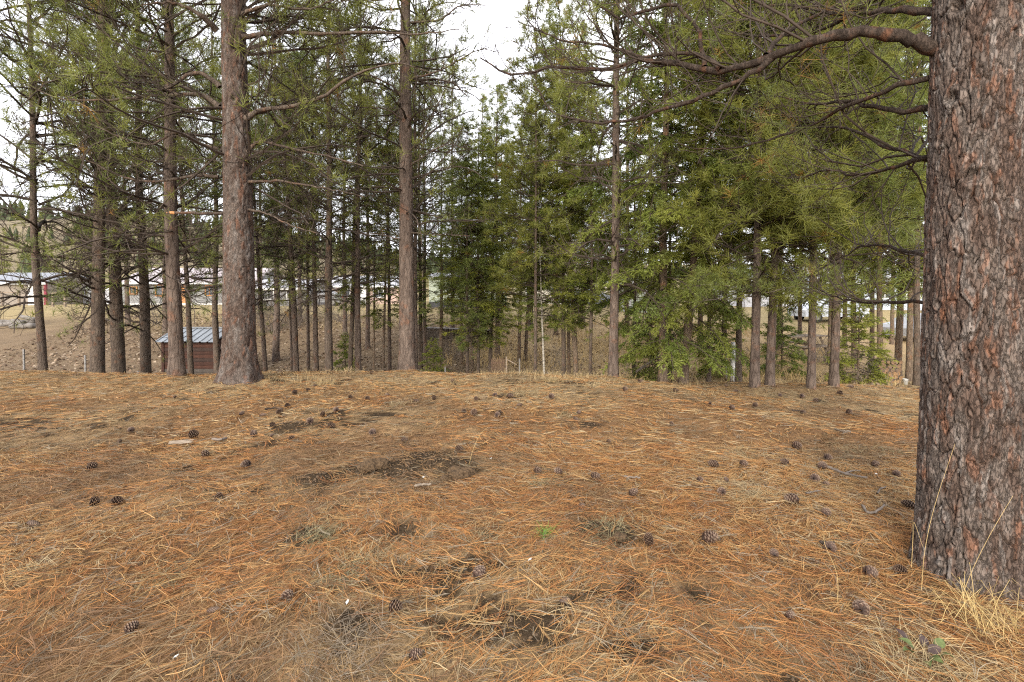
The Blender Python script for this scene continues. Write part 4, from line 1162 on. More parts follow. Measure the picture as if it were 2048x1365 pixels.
M['trim_white'] = mat_plain('trim_white', (0.72, 0.72, 0.70), 0.6, 0.08, 3)
M['trim_orange'] = mat_plain('trim_orange', (0.42, 0.19, 0.07), 0.7, 0.2, 6)
M['trim_maroon'] = mat_plain('trim_maroon', (0.18, 0.03, 0.045), 0.7, 0.15, 6)
M['concrete'] = mat_plain('concrete', (0.5, 0.49, 0.47), 0.9, 0.15, 5)
M['old_wood'] = mat_plain('old_wood', (0.20, 0.155, 0.115), 0.9, 0.4, 5, 0.4, (1, 1, 6))
M['grey_wood'] = mat_plain('grey_wood', (0.15, 0.135, 0.12), 0.9, 0.35, 6, 0.4, (6, 1, 1))
M['steel'] = mat_plain('steel', (0.20, 0.19, 0.18), 0.6, 0.3, 8, metal=0.3)

def quad_obj(name, pts, m, parent, thick=0.08):
    P = np.array(pts, float); nrm_ = np.cross(P[1] - P[0], P[2] - P[0]); nrm_ = nrm_ / np.linalg.norm(nrm_)
    V = np.concatenate([P, P - nrm_ * thick])
    n = len(P)
    if n == 4:
        F = [np.array([[0, 1, 2, 3], [7, 6, 5, 4], [0, 4, 5, 1], [1, 5, 6, 2], [2, 6, 7, 3], [3, 7, 4, 0]])]
    else:
        F = [np.array([[0, 1, 2], [5, 4, 3]]), np.array([[0, 3, 4, 1], [1, 4, 5, 2], [2, 5, 3, 0]])]
    return link(name, mesh_np(name, V, F, [m]), parent)

def window(parent, x, z, w_, h_, y, trim, face='y'):
    """on the wall facing -Y (or facing -X / +X)"""
    wd = thing('window', None, None, (x, y, z)) if face == 'y' else thing('window', None, None, (x, y, z))
    for k in ('label', 'category', 'group'):
        if k in wd: del wd[k]
    wd.parent = parent
    if face == 'x': wd.rotation_euler = (0, 0, PI / 2)
    f = 0.09
    A = Acc()
    for (cx, cz, sx, sz) in [(0, h_ / 2 + f / 2, w_ + 2 * f, f), (0, -h_ / 2 - f / 2, w_ + 2 * f, f), (-w_ / 2 - f / 2, 0, f, h_), (w_ / 2 + f / 2, 0, f, h_), (0, 0, 0.05, h_)]:
        V, Q = box_arr(cx, -0.03, cz, sx, 0.10, sz); A.add(V, Q)
    link('frame', A.mesh('frame', [trim]), wd)
    for sx in (-1, 1):
        V, Q = box_arr(sx * (w_ / 4 + 0.0125), 0.0, 0, w_ / 2 - 0.025, 0.03, h_)
        link('pane', mesh_np('pane', V, [Q], [M['glass']]), wd)

def building(name, label, px0, px1, d, wall_h, roof_h, depth, wall, roof, zbase=None, ridge='x', over=0.4, skirt=None, group=None, rz=0.0, corner=None, cat='house'):
    x0 = (px0 - 1024) / F_PX * d; x1 = (px1 - 1024) / F_PX * d
    W = x1 - x0; cx = (x0 + x1) / 2
    z = float(terrain(cx, d)) - 0.1 if zbase is None else zbase
    b = thing(name, label, cat, (cx, d, z), rz, group)
    # four walls as one shell with gables
    hw = W / 2
    if ridge == 'x':
        link('wall', mesh_np('wall', np.array([[-hw, 0, 0], [hw, 0, 0], [hw, depth, 0], [-hw, depth, 0], [-hw, 0, wall_h], [hw, 0, wall_h], [hw, depth, wall_h], [-hw, depth, wall_h], [-hw, depth / 2, wall_h + roof_h - 0.06], [hw, depth / 2, wall_h + roof_h - 0.06]]),
             [np.array([[0, 1, 5, 4], [2, 3, 7, 6], [1, 2, 6, 5], [3, 0, 4, 7]]), np.array([[5, 6, 9], [7, 4, 8]])], [wall]), b)
        s = roof_h / (depth / 2)
        e = over
        roofs = [[(-hw - e, -e, wall_h - e * s), (hw + e, -e, wall_h - e * s), (hw + e, depth / 2, wall_h + roof_h), (-hw - e, depth / 2, wall_h + roof_h)],
                 [(hw + e, depth + e, wall_h - e * s), (-hw - e, depth + e, wall_h - e * s), (-hw - e, depth / 2, wall_h + roof_h), (hw + e, depth / 2, wall_h + roof_h)]]
    else:
        link('wall', mesh_np('wall', np.array([[-hw, 0, 0], [hw, 0, 0], [hw, depth, 0], [-hw, depth, 0], [-hw, 0, wall_h], [hw, 0, wall_h], [hw, depth, wall_h], [-hw, depth, wall_h], [0, 0, wall_h + roof_h - 0.06], [0, depth, wall_h + roof_h - 0.06]]),
             [np.array([[0, 1, 5, 4], [2, 3, 7, 6], [1, 2, 6, 5], [3, 0, 4, 7]]), np.array([[4, 5, 8], [6, 7, 9]])], [wall]), b)
        s = roof_h / hw; e = over
        roofs = [[(-hw - e, depth + e, wall_h - e * s), (-hw - e, -e, wall_h - e * s), (0, -e, wall_h + roof_h), (0, depth + e, wall_h + roof_h)],
                 [(hw + e, -e, wall_h - e * s), (hw + e, depth + e, wall_h - e * s), (0, depth + e, wall_h + roof_h), (0, -e, wall_h + roof_h)]]
    rf = quad_obj('roof', roofs[0], roof, b)
    quad_obj('roof', roofs[1], roof, b)
    box('fascia', (0, -over - 0.03, wall_h - over * s - 0.09), (W + 2 * over, 0.04, 0.16), M['trim_white'], b) if ridge == 'x' else None
    if skirt:
        box('skirting', (0, -0.04, skirt[1] / 2), (W + 0.02, 0.06, skirt[1]), skirt[0], b)
    return b, W

sid_tan = siding('siding_tan', (0.20, 0.165, 0.13), 0.3, True)
sid_white = siding('siding_white', (0.50, 0.50, 0.53), 0.22)
sid_grey = siding('siding_grey', (0.20, 0.20, 0.195), 0.25)
sid_dark = siding('siding_dark', (0.17, 0.17, 0.18), 0.2)
sid_green = siding('siding_green', (0.42, 0.47, 0.37), 0.2)
sid_pink = siding('siding_pink', (0.50, 0.36, 0.30), 0.2)
sid_cream = siding('siding_cream', (0.60, 0.55, 0.46), 0.2)
sid_blue = siding('siding_blue', (0.40, 0.45, 0.52), 0.2)
rf_grey = siding('roof_grey', (0.17, 0.18, 0.20), 0.3, True)
rf_pink = siding('roof_pink', (0.33, 0.285, 0.29), 0.4, True)
rf_white = siding('roof_white', (0.36, 0.36, 0.38), 0.4, True)
rf_brown = siding('roof_brown', (0.20, 0.15, 0.12), 0.3)

b, W = building('shed', 'tan metal shed with grey gabled roof behind the wire fence', -35, 92, 46, 2.35, 0.95, 5.5, sid_tan, rf_grey, None, 'x', 0.35, cat='shed')
box('corner_post', (W / 2 + 0.03, -0.06, 1.2), (0.18, 0.18, 2.4), M['trim_maroon'], b)
box('door', (W / 2 - 1.2, -0.04, 1.0), (0.9, 0.06, 2.0), M['trim_white'], b)
b, W = building('trailer', 'long low white sided trailer between tan shed and twin pines', 97, 226, 50, 1.75, 0.25, 3.0, sid_white, rf_white, None, 'x', 0.1, cat='trailer')
box('door', (-W / 4, -0.04, 0.85), (0.8, 0.05, 1.6), M['trim_white'], b)
window(b, W / 5, 1.05, 0.7, 0.5, -0.02, M['trim_white'])
b, W = building('house', 'long grey house with pale pinkish metal roof and orange trimmed windows', 244, 500, 47, 2.45, 1.45, 8.0, sid_grey, rf_pink, None, 'x', 0.5)
for (px, w_, h_) in [(326, 1.25, 0.95), (268, 0.6, 0.6), (420, 0.7, 0.9), (470, 1.1, 0.9)]:
    window(b, (px - 1024) / F_PX * 47 - b.location.x, 1.5, w_, h_, -0.02, M['trim_orange'])
box('foundation', (0, -0.10, 0.12), (W + 0.1, 0.16, 0.3), M['concrete'], b)
box('door', ((370 - 1024) / F_PX * 47 - b.location.x, -0.04, 1.15), (0.95, 0.06, 2.05), M['trim_orange'], b)
b, W = building('house', 'dark grey low house with white roof edge behind leafless shrubs', 506, 612, 44, 1.85, 0.8, 6.0, sid_dark, rf_white, None, 'x', 0.4)
window(b, -1.0, 1.1, 0.9, 0.7, -0.02, M['trim_white']); window(b, 1.2, 1.1, 0.9, 0.7, -0.02, M['trim_white'])
b, W = building('house', 'pinkish small house seen between the straight pines', 655, 800, 52, 2.2, 1.1, 7.0, sid_pink, rf_white, None, 'x', 0.4)
window(b, -2.0, 1.3, 1.0, 0.8, -0.02, M['trim_white']); window(b, 1.6, 1.3, 1.0, 0.8, -0.02, M['trim_white']); box('door', (0, -0.04, 1.0), (0.9, 0.06, 2.0), M['trim_white'], b)
b, W = building('mobile_home', 'light green mobile home with dark skirting behind the young firs', 858, 1012, 36, 2.45, 0.35, 4.5, sid_green, rf_white, None, 'x', 0.12, (mat_plain('skirt_dark', (0.06, 0.06, 0.065), 0.8, 0.2, 4), 0.55), cat='mobile home')
window(b, (978 - 1024) / F_PX * 36 - b.location.x, 1.55, 0.55, 0.6, -0.02, M['trim_white']); window(b, (905 - 1024) / F_PX * 36 - b.location.x, 1.5, 0.9, 0.7, -0.02, M['trim_white'])
b, W = building('house', 'cream house behind the tight clump of three firs', 1030, 1215, 48, 2.5, 1.2, 7.0, sid_cream, rf_brown, None, 'x', 0.4)
for q in (-3.0, -0.5, 2.6): window(b, q, 1.5, 0.9, 0.9, -0.02, M['trim_white'])
b, W = building('shed', 'white shed just right of the straight lip pine', 1238, 1300, 33, 1.9, 0.6, 3.0, sid_white, rf_grey, None, 'y', 0.15, cat='shed')
box('door', (0.2, -0.04, 0.85), (0.8, 0.05, 1.65), sid_green, b)
b, W = building('house', 'white house seen beyond the two grey lip pines', 1490, 1650, 40, 2.4, 1.2, 7.0, sid_white, rf_grey, None, 'x', 0.4)
for q in (-2.2, 0.4, 2.4): window(b, q, 1.4, 0.9, 0.8, -0.02, M['trim_white'])
b, W = building('house', 'pale blue house seen beyond the leaning grey pine', 1655, 1860, 37, 2.3, 1.2, 7.0, sid_blue, rf_white, None, 'x', 0.4)
for q in (-2.4, 0.4, 2.6): window(b, q, 1.4, 1.0, 0.8, -0.02, M['trim_white'])

# ---- parked car, red and white patches between the trunks
def car(label, px, d, paint, rz):
    x = (px - 1024) / F_PX * d
    t = thing('parked_car', label, 'car', (x, d, float(terrain(x, d))), rz, 'parked cars')
    prof = np.array([(-2.1, 0.35), (-2.15, 0.75), (-1.9, 0.92), (-1.2, 1.0), (-0.65, 1.42), (0.9, 1.45), (1.55, 1.02), (2.1, 0.9), (2.18, 0.45), (2.1, 0.32)])
    n = len(prof)
    wy = np.where(prof[:, 1] > 1.2, 0.62, 0.84)
    V = np.concatenate([np.stack([prof[:, 0], -wy, prof[:, 1]], 1), np.stack([prof[:, 0], wy, prof[:, 1]], 1)])
    Q = np.array([[i, (i + 1) % n, (i + 1) % n + n, i + n] for i in range(n)])
    me = bpy.data.meshes.new('body'); me.from_pydata([tuple(v) for v in V], [], [tuple(q) for q in Q] + [tuple(range(n))[::-1], tuple(range(n, 2 * n))]); me.materials.append(paint); me.update()
    link('body', me, t)
    for sy in (-1, 1):
        box('tail_light', (2.12, sy * 0.62, 0.78), (0.14, 0.3, 0.14), mat_lamp, t)
        quad_obj('window', [(-1.0, sy * 0.80, 1.04), (1.3, sy * 0.80, 1.05), (0.85, sy * 0.66, 1.38), (-0.6, sy * 0.66, 1.36)], M['glass'], t, 0.02)
        for wx in (-1.35, 1.35):
            P = np.array([[[wx, sy * 0.70, 0.32], [wx, sy * 0.88, 0.32]]]); V2, F2 = tubes(P, np.array([[0.32, 0.32]]), 16, True)
            wh = link('wheel', mesh_np('wheel', V2, F2, [mat_tyre]), t)
            P = np.array([[[wx, sy * 0.87, 0.32], [wx, sy * 0.893, 0.32]]]); V2, F2 = tubes(P, np.array([[0.19, 0.18]]), 12, True)
            link('rim', mesh_np('rim', V2, F2, [M['steel']]), wh)
mat_lamp = mat_plain('tail_lamp', (0.35, 0.03, 0.03), 0.3, 0.05, 5)
mat_tyre = mat_plain('tyre', (0.02, 0.02, 0.02), 0.9, 0.1, 5)
car('grey car with red lights parked between dark and pinkish houses', 638, 42, mat_plain('paint_grey', (0.16, 0.165, 0.17), 0.35, 0.05, 2, spec=0.5), 0.1)
car('pale car parked before the cream house', 1168, 38, mat_plain('paint_white', (0.30, 0.32, 0.36), 0.3, 0.05, 2, spec=0.5), 0.05)
car('silver car parked before the pale blue house', 1655, 31, mat_plain('paint_silver', (0.5, 0.53, 0.58), 0.3, 0.05, 2, spec=0.5), 0.1)
car('pale grey car showing beside the huge trunk', 1842, 26, mat_plain('paint_white2', (0.22, 0.225, 0.235), 0.35, 0.05, 2, spec=0.5), 0.4)

# ---- woodshed in the gully
def woodshed():
    d = 17.5
    x0, x1 = (322 - 1024) / F_PX * d, (430 - 1024) / F_PX * d
    W = x1 - x0; cx = (x0 + x1) / 2
    g = float(terrain(cx, d))
    z_e = at(376, 682, d)[2]; z_r = at(376, 657, d + 0.9)[2]
    t = thing('woodshed', 'small red brown plank shed with ribbed grey metal roof', 'shed', (cx, d, g), 0)
    he, hr = z_e - g, z_r - g
    red = [mat_plain('red_plank_%d' % i, c, 0.85, 0.35, 5, 0.4, (1, 1, 5)) for i, c in enumerate([(0.052, 0.022, 0.014), (0.042, 0.019, 0.013), (0.036, 0.021, 0.016), (0.065, 0.053, 0.044)])]
    roof = siding('shed_roof', (0.19, 0.21, 0.235), 5.0)
    nb = 11
    bh = he / nb
    V, Q = box_arr(0, 0, 0, W - 0.12, 0.022, bh * 0.94)
    for k in range(nb):
        me = mesh_np('plank', V, [Q], [red[3] if k < 3 else red[(k * 7) % 3]])
        link('plank', me, t, (0, 0.02 + 0.006 * (k % 2), bh * (k + 0.5)))
    for s in (-1, 1):
        box('corner_post', (s * (W / 2 - 0.04), 0.03, he / 2), (0.09, 0.09, he), red[1], t)
        box('side_wall', (s * (W / 2 - 0.05), 0.95, he / 2), (0.03, 1.7, he), red[0], t)
    box('back_wall', (0, 1.78, he / 2), (W - 0.1, 0.03, he), red[0], t)
    # ribbed roof sheets
    def sheet(y0, zz0, y1, zz1, nm):
        n = 24; per = (W + 0.16) / 8
        xs = []; hs = []
        for k in range(9):
            xc = -(W + 0.16) / 2 + k * per
            for dx, h in ((-0.035, 0), (-0.018, 0.03), (0.018, 0.03), (0.035, 0)):
                xs.append(xc + dx); hs.append(h)
        xs = np.array(xs); hs = np.array(hs); m = len(xs)
        V = np.concatenate([np.stack([xs, np.full(m, y0), zz0 + hs], 1), np.stack([xs, np.full(m, y1), zz1 + hs], 1)])
        Vb = V - np.array([0, 0, 0.015])
        i = np.arange(m - 1)
        Q = np.stack([i, i + 1, i + 1 + m, i + m], 1)
        Qe = np.stack([i, i + 2 * m, i + 1 + 2 * m, i + 1], 1)
        link('roof', mesh_np(nm, np.concatenate([V, Vb]), [Q, Q[:, ::-1] + 2 * m, Qe], [roof]), t)
    sheet(-0.18, he - 0.02, 0.9, hr, 'roof'); sheet(1.98, he - 0.02, 0.903, hr, 'roof')
    box('ridge_cap', (0, 0.9, hr + 0.035), (W + 0.2, 0.14, 0.02), roof, t)
woodshed()

# ---- log pile on the left bank
def log_pile():
    rng = np.random.default_rng(3)
    for k, (px, py, d, ln, r, rz, lb) in enumerate([(18, 652, 27, 1.5, 0.13, 0.15, 'grey log lowest in the heap on the left bank'), (45, 652, 26.5, 1.4, 0.14, -0.1, 'grey log at the right foot of the heap on the left bank'), (40, 643, 27.2, 1.5, 0.12, 0.25, 'grey log in the middle of the heap on the left bank'),
                                                (55, 636, 27.1, 1.4, 0.10, -0.35, 'grey log slanting on top of the heap on the left bank'), (8, 645, 27.3, 1.2, 0.13, 0.5, 'grey log at the left end of the heap on the left bank')]):
        c = at(px, py, d)
        c[2] = max(c[2], float(terrain(c[0], c[1])) + r * 0.8)
        K = 8
        P = np.stack([np.linspace(-ln / 2, ln / 2, K), rng.normal(size=K) * 0.015, rng.normal(size=K) * 0.015], 1)[None]
        V, Fq = tubes(P, (r * (1 + rng.normal(size=K) * 0.06))[None], 10, True)
        n0 = len(V)
        o = link('log', mesh_np('log', V, Fq, [M['grey_wood']], None, None, True), None, c, lb, 'log', 'logs heaped on the left bank')
        o.rotation_euler = (0, 0.06 * (k - 2), rz)
log_pile()

# ---- wire fence with wooden posts by the tan shed
def wire_fence():
    d = 40
    xs = [(p - 1024) / F_PX * d for p in (-20, 5, 38)]
    z = [float(terrain(x, d)) for x in xs]
    t = thing('wire_fence', 'wire mesh fence on wooden posts in front of the tan shed', 'fence', (xs[0], d, z[0]))
    for x, zz in zip(xs, z):
        box('post', (x - xs[0], 0, zz - z[0] + 0.6), (0.14, 0.14, 1.3), M['old_wood'], t)
    box('rail', ((xs[2] - xs[0]) / 2, -0.09, 1.15), (xs[2] - xs[0], 0.05, 0.09), M['old_wood'], t)
    ln = xs[2] - xs[0]
    A = Acc()
    for k in range(8):
        V, Fq = tubes(np.array([[[0, -0.1, 0.1 + 0.14 * k], [ln, -0.1, 0.1 + 0.14 * k]]]), np.full((1, 2), 0.006), 4); A.add(V, Fq)
    for k in range(16):
        V, Fq = tubes(np.array([[[ln * k / 15, -0.1, 0.05], [ln * k / 15, -0.1, 1.15]]]), np.full((1, 2), 0.006), 4); A.add(V, Fq)
    link('wire_mesh', A.mesh('wire_mesh', [M['steel']]), t)
    # gate frame
    xg = (118 - 1024) / F_PX * d; zg = float(terrain(xg, d))
    g = thing('wooden_gate', 'dark wooden gate frame standing before the white trailer', 'gate', (xg, d, zg))
    for s in (-1, 1): box('post', (s * 0.5, 0, 0.55), (0.13, 0.13, 1.1), M['old_wood'], g)
    box('rail', (0, 0, 1.13), (1.13, 0.12, 0.12), M['old_wood'], g)
    for s in range(4):
        V, Fq = tubes(np.array([[[-0.45, 0, 0.2 + 0.22 * s], [0.45, 0, 0.2 + 0.22 * s]]]), np.full((1, 2), 0.007), 4)
        link('wire', mesh_np('wire', V, Fq, [M['steel']]), g)
wire_fence()

# ---- steel stakes of the near fence line
for (px, d, h, lb) in [(45, 11.0, 1.05, 'rusty thin fence stake left of the slim outer pine'), (168, 11.2, 0.95, 'rusty thin fence stake between slim pine and twin pines'), (274, 12.6, 0.9, 'rusty thin fence stake between the twin pines and the next pine'),
                       (1039, 13.5, 0.9, 'rusty thin fence stake right of the picket panel'), (890, 13.5, 0.9, 'rusty thin fence stake left of the young firs'), (1454, 12, 1.0, 'rusty thin fence stake left of the white post')]:
    x = (px - 1024) / F_PX * d
    A = Acc()
    V, Q = box_arr(0, 0, h / 2 - 0.1, 0.035, 0.008, h); A.add(V, Q)
    V, Q = box_arr(0, 0.018, h / 2 - 0.1, 0.008, 0.03, h - 0.01); A.add(V, Q)
    for k in range(7):
        V, Q = box_arr(0, -0.008, 0.15 + k * (h - 0.25) / 7, 0.02, 0.010, 0.012); A.add(V, Q)
    o = link('fence_stake', A.mesh('fence_stake', [M['steel']]), None, (x, d, float(terrain(x, d))), lb, 'stake', 'fence stakes in the gully')

# ---- picket panel and brace
def picket():
    d = 10.9
    c = at(996, 735, d)
    x = c[0]; z = float(terrain(x, d))
    top = at(994, 717, d)[2]; H = top - z
    t = thing('picket_panel', 'small brown picket panel standing by young fir stems', 'gate', (x, d, z))
    for k in range(7):
        px_ = -0.135 + k * 0.045
        hh = H + 0.01 * ((k * 5) % 3)
        V = np.array([[-0.012, 0, 0], [0.012, 0, 0], [0.012, 0, hh - 0.02], [0, 0, hh], [-0.012, 0, hh - 0.02]])
        V = np.concatenate([V, V + np.array([0, 0.014, 0])])
        me = bpy.data.meshes.new('picket'); me.from_pydata([tuple(v) for v in V], [], [(0, 1, 2, 3, 4), (9, 8, 7, 6, 5)] + [(i, i + 5, (i + 1) % 5 + 5, (i + 1) % 5) for i in range(5)]); me.materials.append(M['picket']); me.update()
        link('picket', me, t, (px_, -0.02, 0))
    box('rail', (0, 0.004, H - 0.10), (0.31, 0.02, 0.035), M['picket'], t)
    box('rail', (0, 0.004, H - 0.40), (0.31, 0.02, 0.035), M['picket'], t)
    box('post', (0.19, 0.0, (H + 0.04) / 2), (0.03, 0.03, H + 0.04), M['old_wood'], t)
    V, Fq = tubes(np.array([[[0.2, 0, H * 0.95], [0.42, -0.02, H * 0.70]]]), np.full((1, 2), 0.010), 6, True)
    link('brace', mesh_np('brace', V, Fq, [M['old_wood']]), t)
M['picket'] = mat_plain('picket', (0.10, 0.062, 0.04), 0.9, 0.35, 8, 0.3, (1, 1, 4))
picket()

# ---- long low timber wall on the far bank
def timber_wall():
    d = 24.5
    x0, x1 = (850 - 1024) / F_PX * d, (985 - 1024) / F_PX * d
    t = thing('timber_wall', 'long low dark timber wall with plank top below the green home', 'wall', (x0, d, 0))
    Ln = x1 - x0
    za = at(850, 656, d)[2]; zb = at(985, 661, d)[2]
    n = 9
    for k in range(n):
        f = (k + 0.5) / n; zt = za + (zb - za) * f
        o = box('cap_plank', (Ln * f, 0.1, zt), (Ln / n - 0.015, 0.55, 0.045), M['grey_wood'], t, (0, -math.atan((zb - za) / Ln), 0))
    for r_ in range(3):
        for k in range(5):
            f = (k + 0.5) / 5; zt = za + (zb - za) * f - 0.12 - 0.2 * r_
            box('timber', (Ln * f, 0.12 + 0.02 * ((k + r_) % 2), zt), (Ln / 5 - 0.02, 0.16, 0.185), M['dark_timber'], t)
    for k in range(6):
        f = k / 5; zt = za + (zb - za) * f
        box('post', (min(max(Ln * f, 0.08), Ln - 0.08), -0.05, zt - 0.48), (0.14, 0.12, 0.88), M['dark_timber'], t)
M['dark_timber'] = mat_plain('dark_timber', (0.11, 0.085, 0.062), 0.9, 0.4, 6, 0.4, (5, 1, 1))
timber_wall()

# ---- picnic table beyond the pines
def picnic():
    d = 17.0
    x = (1605 - 1024) / F_PX * d; z = float(terrain(x, d))
    t = thing('picnic_table', 'weathered wooden picnic table beyond the slim pines', 'table', (x, d, z), 0.3)
    for k in range(5): box('top_plank', (0, -0.3 + 0.15 * k, 0.74), (1.7, 0.14, 0.04), M['old_wood'], t)
    for s in (-1, 1):
        for k in range(2): box('bench_plank', (0, s * (0.62 + 0.14 * k), 0.44), (1.7, 0.13, 0.04), M['old_wood'], t)
        for q in (-1, 1):
            V, Fq = tubes(np.array([[[s * 0.6, q * 0.18, 0.72], [s * 0.6, q * 0.55, 0.0]]]), np.full((1, 2), 0.05), 4, True)
            link('leg', mesh_np('leg', V, Fq, [M['old_wood']]), t)
        box('cross_beam', (s * 0.6, 0, 0.40), (0.05, 1.5, 0.08), M['old_wood'], t)
picnic()

# ---- firewood stack: every split log is a thing
def firewood():
    rng = np.random.default_rng(12)
    d = 12.2
    xb = (1778 - 1024) / F_PX * d; z0 = float(terrain(xb, d)) - 0.02
    r = 0.055
    k = 0
    cut = mat_plain('cut_end', (0.22, 0.13, 0.065), 0.9, 0.3, 30)
    dark = mat_plain('old_end', (0.16, 0.10, 0.06), 0.9, 0.3, 30)
    for row in range(6):
        for col in range(5):
            rr_ = r * (0.85 + 0.3 * rng.random())
            x = xb - 0.26 + col * 0.115 + (0.055 if row % 2 else 0); z = z0 + r + row * 0.097
            P = np.stack([np.zeros(5), np.linspace(0, 0.42, 5), np.zeros(5)], 1)[None] + rng.normal(size=(1, 5, 3)) * 0.004
            V, Fq = tubes(P, np.full((1, 5), rr_) * (1 + rng.normal(size=(1, 5)) * 0.06), 9, True)
            # front end as a pale cut face
            idx0 = np.arange(9)
            Fq = Fq + [np.stack([np.zeros(7, int), idx0[2:], idx0[1:-1]], 1)]
            me = mesh_np('firewood_log', V, Fq, [M['bark_dark'], cut if row < 3 else dark], [0, 1, 1])
            o = link('firewood_log', me, None, (x, d - 0.1 + rng.normal() * 0.02, z), 'round firewood log in the stack beside the firs', 'log', 'stacked firewood')
            k += 1
firewood()

# ---- small white and red things at the tree feet
def lathe(name, prof, m, parent=None, seg=20, **kw):
    prof = np.array(prof); n = len(prof); a = np.arange(seg) / seg * 2 * PI
    V = np.stack([prof[:, 0][:, None] * np.cos(a), prof[:, 0][:, None] * np.sin(a), np.repeat(prof[:, 1][:, None], seg, 1)], -1).reshape(-1, 3)
    idx = np.arange(n * seg).reshape(n, seg); A = idx[:-1]; B = np.roll(A, -1, 1); D = idx[1:]; C = np.roll(D, -1, 1)
    return link(name, mesh_np(name, V, [np.stack([A, B, C, D], -1).reshape(-1, 4)], [m], None, None, True), parent, **kw)
M['white_plastic'] = mat_plain('white_plastic', (0.45, 0.44, 0.41), 0.5, 0.1, 8)
x, d = (1813 - 1024) / F_PX * 11.3, 11.3
bk = thing('bucket', 'small white plastic bucket beside the firewood stack', 'bucket', (x, d, float(terrain(x, d))))
lathe('body', [(0.0, 0.005), (0.045, 0.0), (0.055, 0.125), (0.06, 0.13), (0.055, 0.132), (0.05, 0.12), (0.042, 0.01), (0.0, 0.012)], M['white_plastic'], bk)
hp = np.stack([0.058 * np.cos(np.linspace(0, PI, 9)), np.full(9, 0.01), 0.12 - 0.045 * np.sin(np.linspace(0, PI, 9))], 1)[None]; hp[0, :, 1] = -0.06 * np.sin(np.linspace(0, PI, 9))
V, Fq = tubes(hp, np.full((1, 9), 0.002), 5); link('handle', mesh_np('handle', V, Fq, [M['steel']]), bk)
x, d = (1467 - 1024) / F_PX * 11.6, 11.6
wp = thing('white_post', 'short flaking white painted post beside the dark fir', 'post', (x, d, float(terrain(x, d))))
lathe('shaft', [(0.05, -0.1), (0.055, 0.2), (0.052, 0.5), (0.05, 0.85), (0.046, 0.95), (0.0, 0.955)], mat_plain('flaking', (0.55, 0.54, 0.52), 0.8, 0.5, 14), wp, 12)
box('plate', (0, -0.058, 0.55), (0.09, 0.012, 0.16), M['white_plastic'], wp)
x, d = (1630 - 1024) / F_PX * 8.5, 8.5
V, Fq = tubes(np.array([[[0.03, 0, -0.05], [0.0, 0.02, 0.18], [-0.045, 0.03, 0.42]]]), np.array([[0.006, 0.006, 0.005]]), 6, True)
link('red_stake', mesh_np('red_stake', V, Fq, [mat_plain('red_stake', (0.28, 0.05, 0.035), 0.7, 0.2, 20)]), None, (x, d, float(terrain(x, d))), 'thin leaning red stake at the foot of the slim grey pine', 'stake')
# dead leaning pole below the spreading fir
a0 = at(1272, 744, 11.0); a1 = at(1312, 716, 11.3); a2 = at(1345, 690, 11.6)
P = smooth_path([a0, a1, a2], 10)
V, Fq = tubes((P - a0)[None], np.linspace(0.03, 0.018, 10)[None], 7, True)
link('dead_pole', mesh_np('dead_pole', V, Fq, [M['twig_grey']], None, None, True), None, a0, 'dead grey pole leaning under the spreading fir', 'dead branch')
for (pts, r_, lb) in [([(1640, 560, 7.9), (1600, 545, 8.0), (1560, 535, 8.1)], 0.008, None)]:
    pass

# ================================================================== SMALL THINGS ON THE NEEDLES
def cone_mesh(seed, openness, n=95, Ln=0.085, Rm=0.030):
    rng = np.random.default_rng(seed)
    k = np.arange(n); t = (k + 0.5) / n
    ang = k * 2.39996 + rng.normal(size=n) * 0.05
    prof = np.sin(np.clip(t * 0.94 + 0.06, 0, 1) ** 0.75 * PI) ** 0.7
    rc = Rm * 0.45 * prof
    ax = Ln * (t - 0.5)
    out = np.stack([np.zeros(n), np.cos(ang), np.sin(ang)], 1)
    axd = np.array([1.0, 0, 0])[None]
    side = np.cross(out, axd)
    el = openness * (1 - 0.4 * t)
    d = nrm(out * np.sin(el)[:, None] + axd * np.cos(el)[:, None])
    upn = np.cross(side, d)
    base = np.stack([ax, rc * np.cos(ang), rc * np.sin(ang)], 1)
    L = (Rm * (0.5 + 0.55 * prof))[:, None]; w_ = (Rm * 0.36 * (0.4 + prof))[:, None]; th = Rm * 0.10
    p0 = base - side * w_ * 0.35; p1 = base + side * w_ * 0.35
    p2 = base + d * L * 0.75 + side * w_; p3 = base + d * L * 0.75 - side * w_; p4 = base + d * L * 1.05
    p5 = base + d * L * 0.8 + upn * th * 1.6; p6 = base + d * L * 0.75 - upn * th
    V = np.stack([p0, p1, p2, p3, p4, p5, p6], 1).reshape(-1, 3)
    b = k[:, None] * 7
    Tn = np.concatenate([b + np.array([[q]]).reshape(1, 3) for q in ([0, 1, 5], [1, 2, 5], [2, 4, 5], [4, 3, 5], [3, 0, 5], [0, 6, 1], [1, 6, 2], [2, 6, 4], [4, 6, 3], [3, 6, 0])])
    c0 = np.array([0.030, 0.017, 0.012]); c1 = np.array([0.070, 0.038, 0.024]); c2 = np.array([0.22, 0.155, 0.105])
    col = np.stack([np.tile(c0, (n, 1))] * 2 + [np.tile(c1, (n, 1))] * 2 + [np.tile(c2, (n, 1)), np.tile(c1, (n, 1)), np.tile(c0 * 1.3, (n, 1))], 1).reshape(-1, 3)
    col = col * np.repeat(0.8 + 0.4 * rng.random((n, 1)), 7, 0)
    acc = Acc(); acc.add(V, Tn, 0, col)
    P = np.stack([np.linspace(-Ln * 0.5, Ln * 0.5, 7), np.zeros(7), np.zeros(7)], 1)[None]
    V, Fq = tubes(P, (Rm * 0.5 * np.array([0.3, 0.8, 1, 1, 0.9, 0.6, 0.1]))[None], 8); acc.add(V, Fq, 0, c0)
    return acc.mesh('pine_cone', [M['cone']])
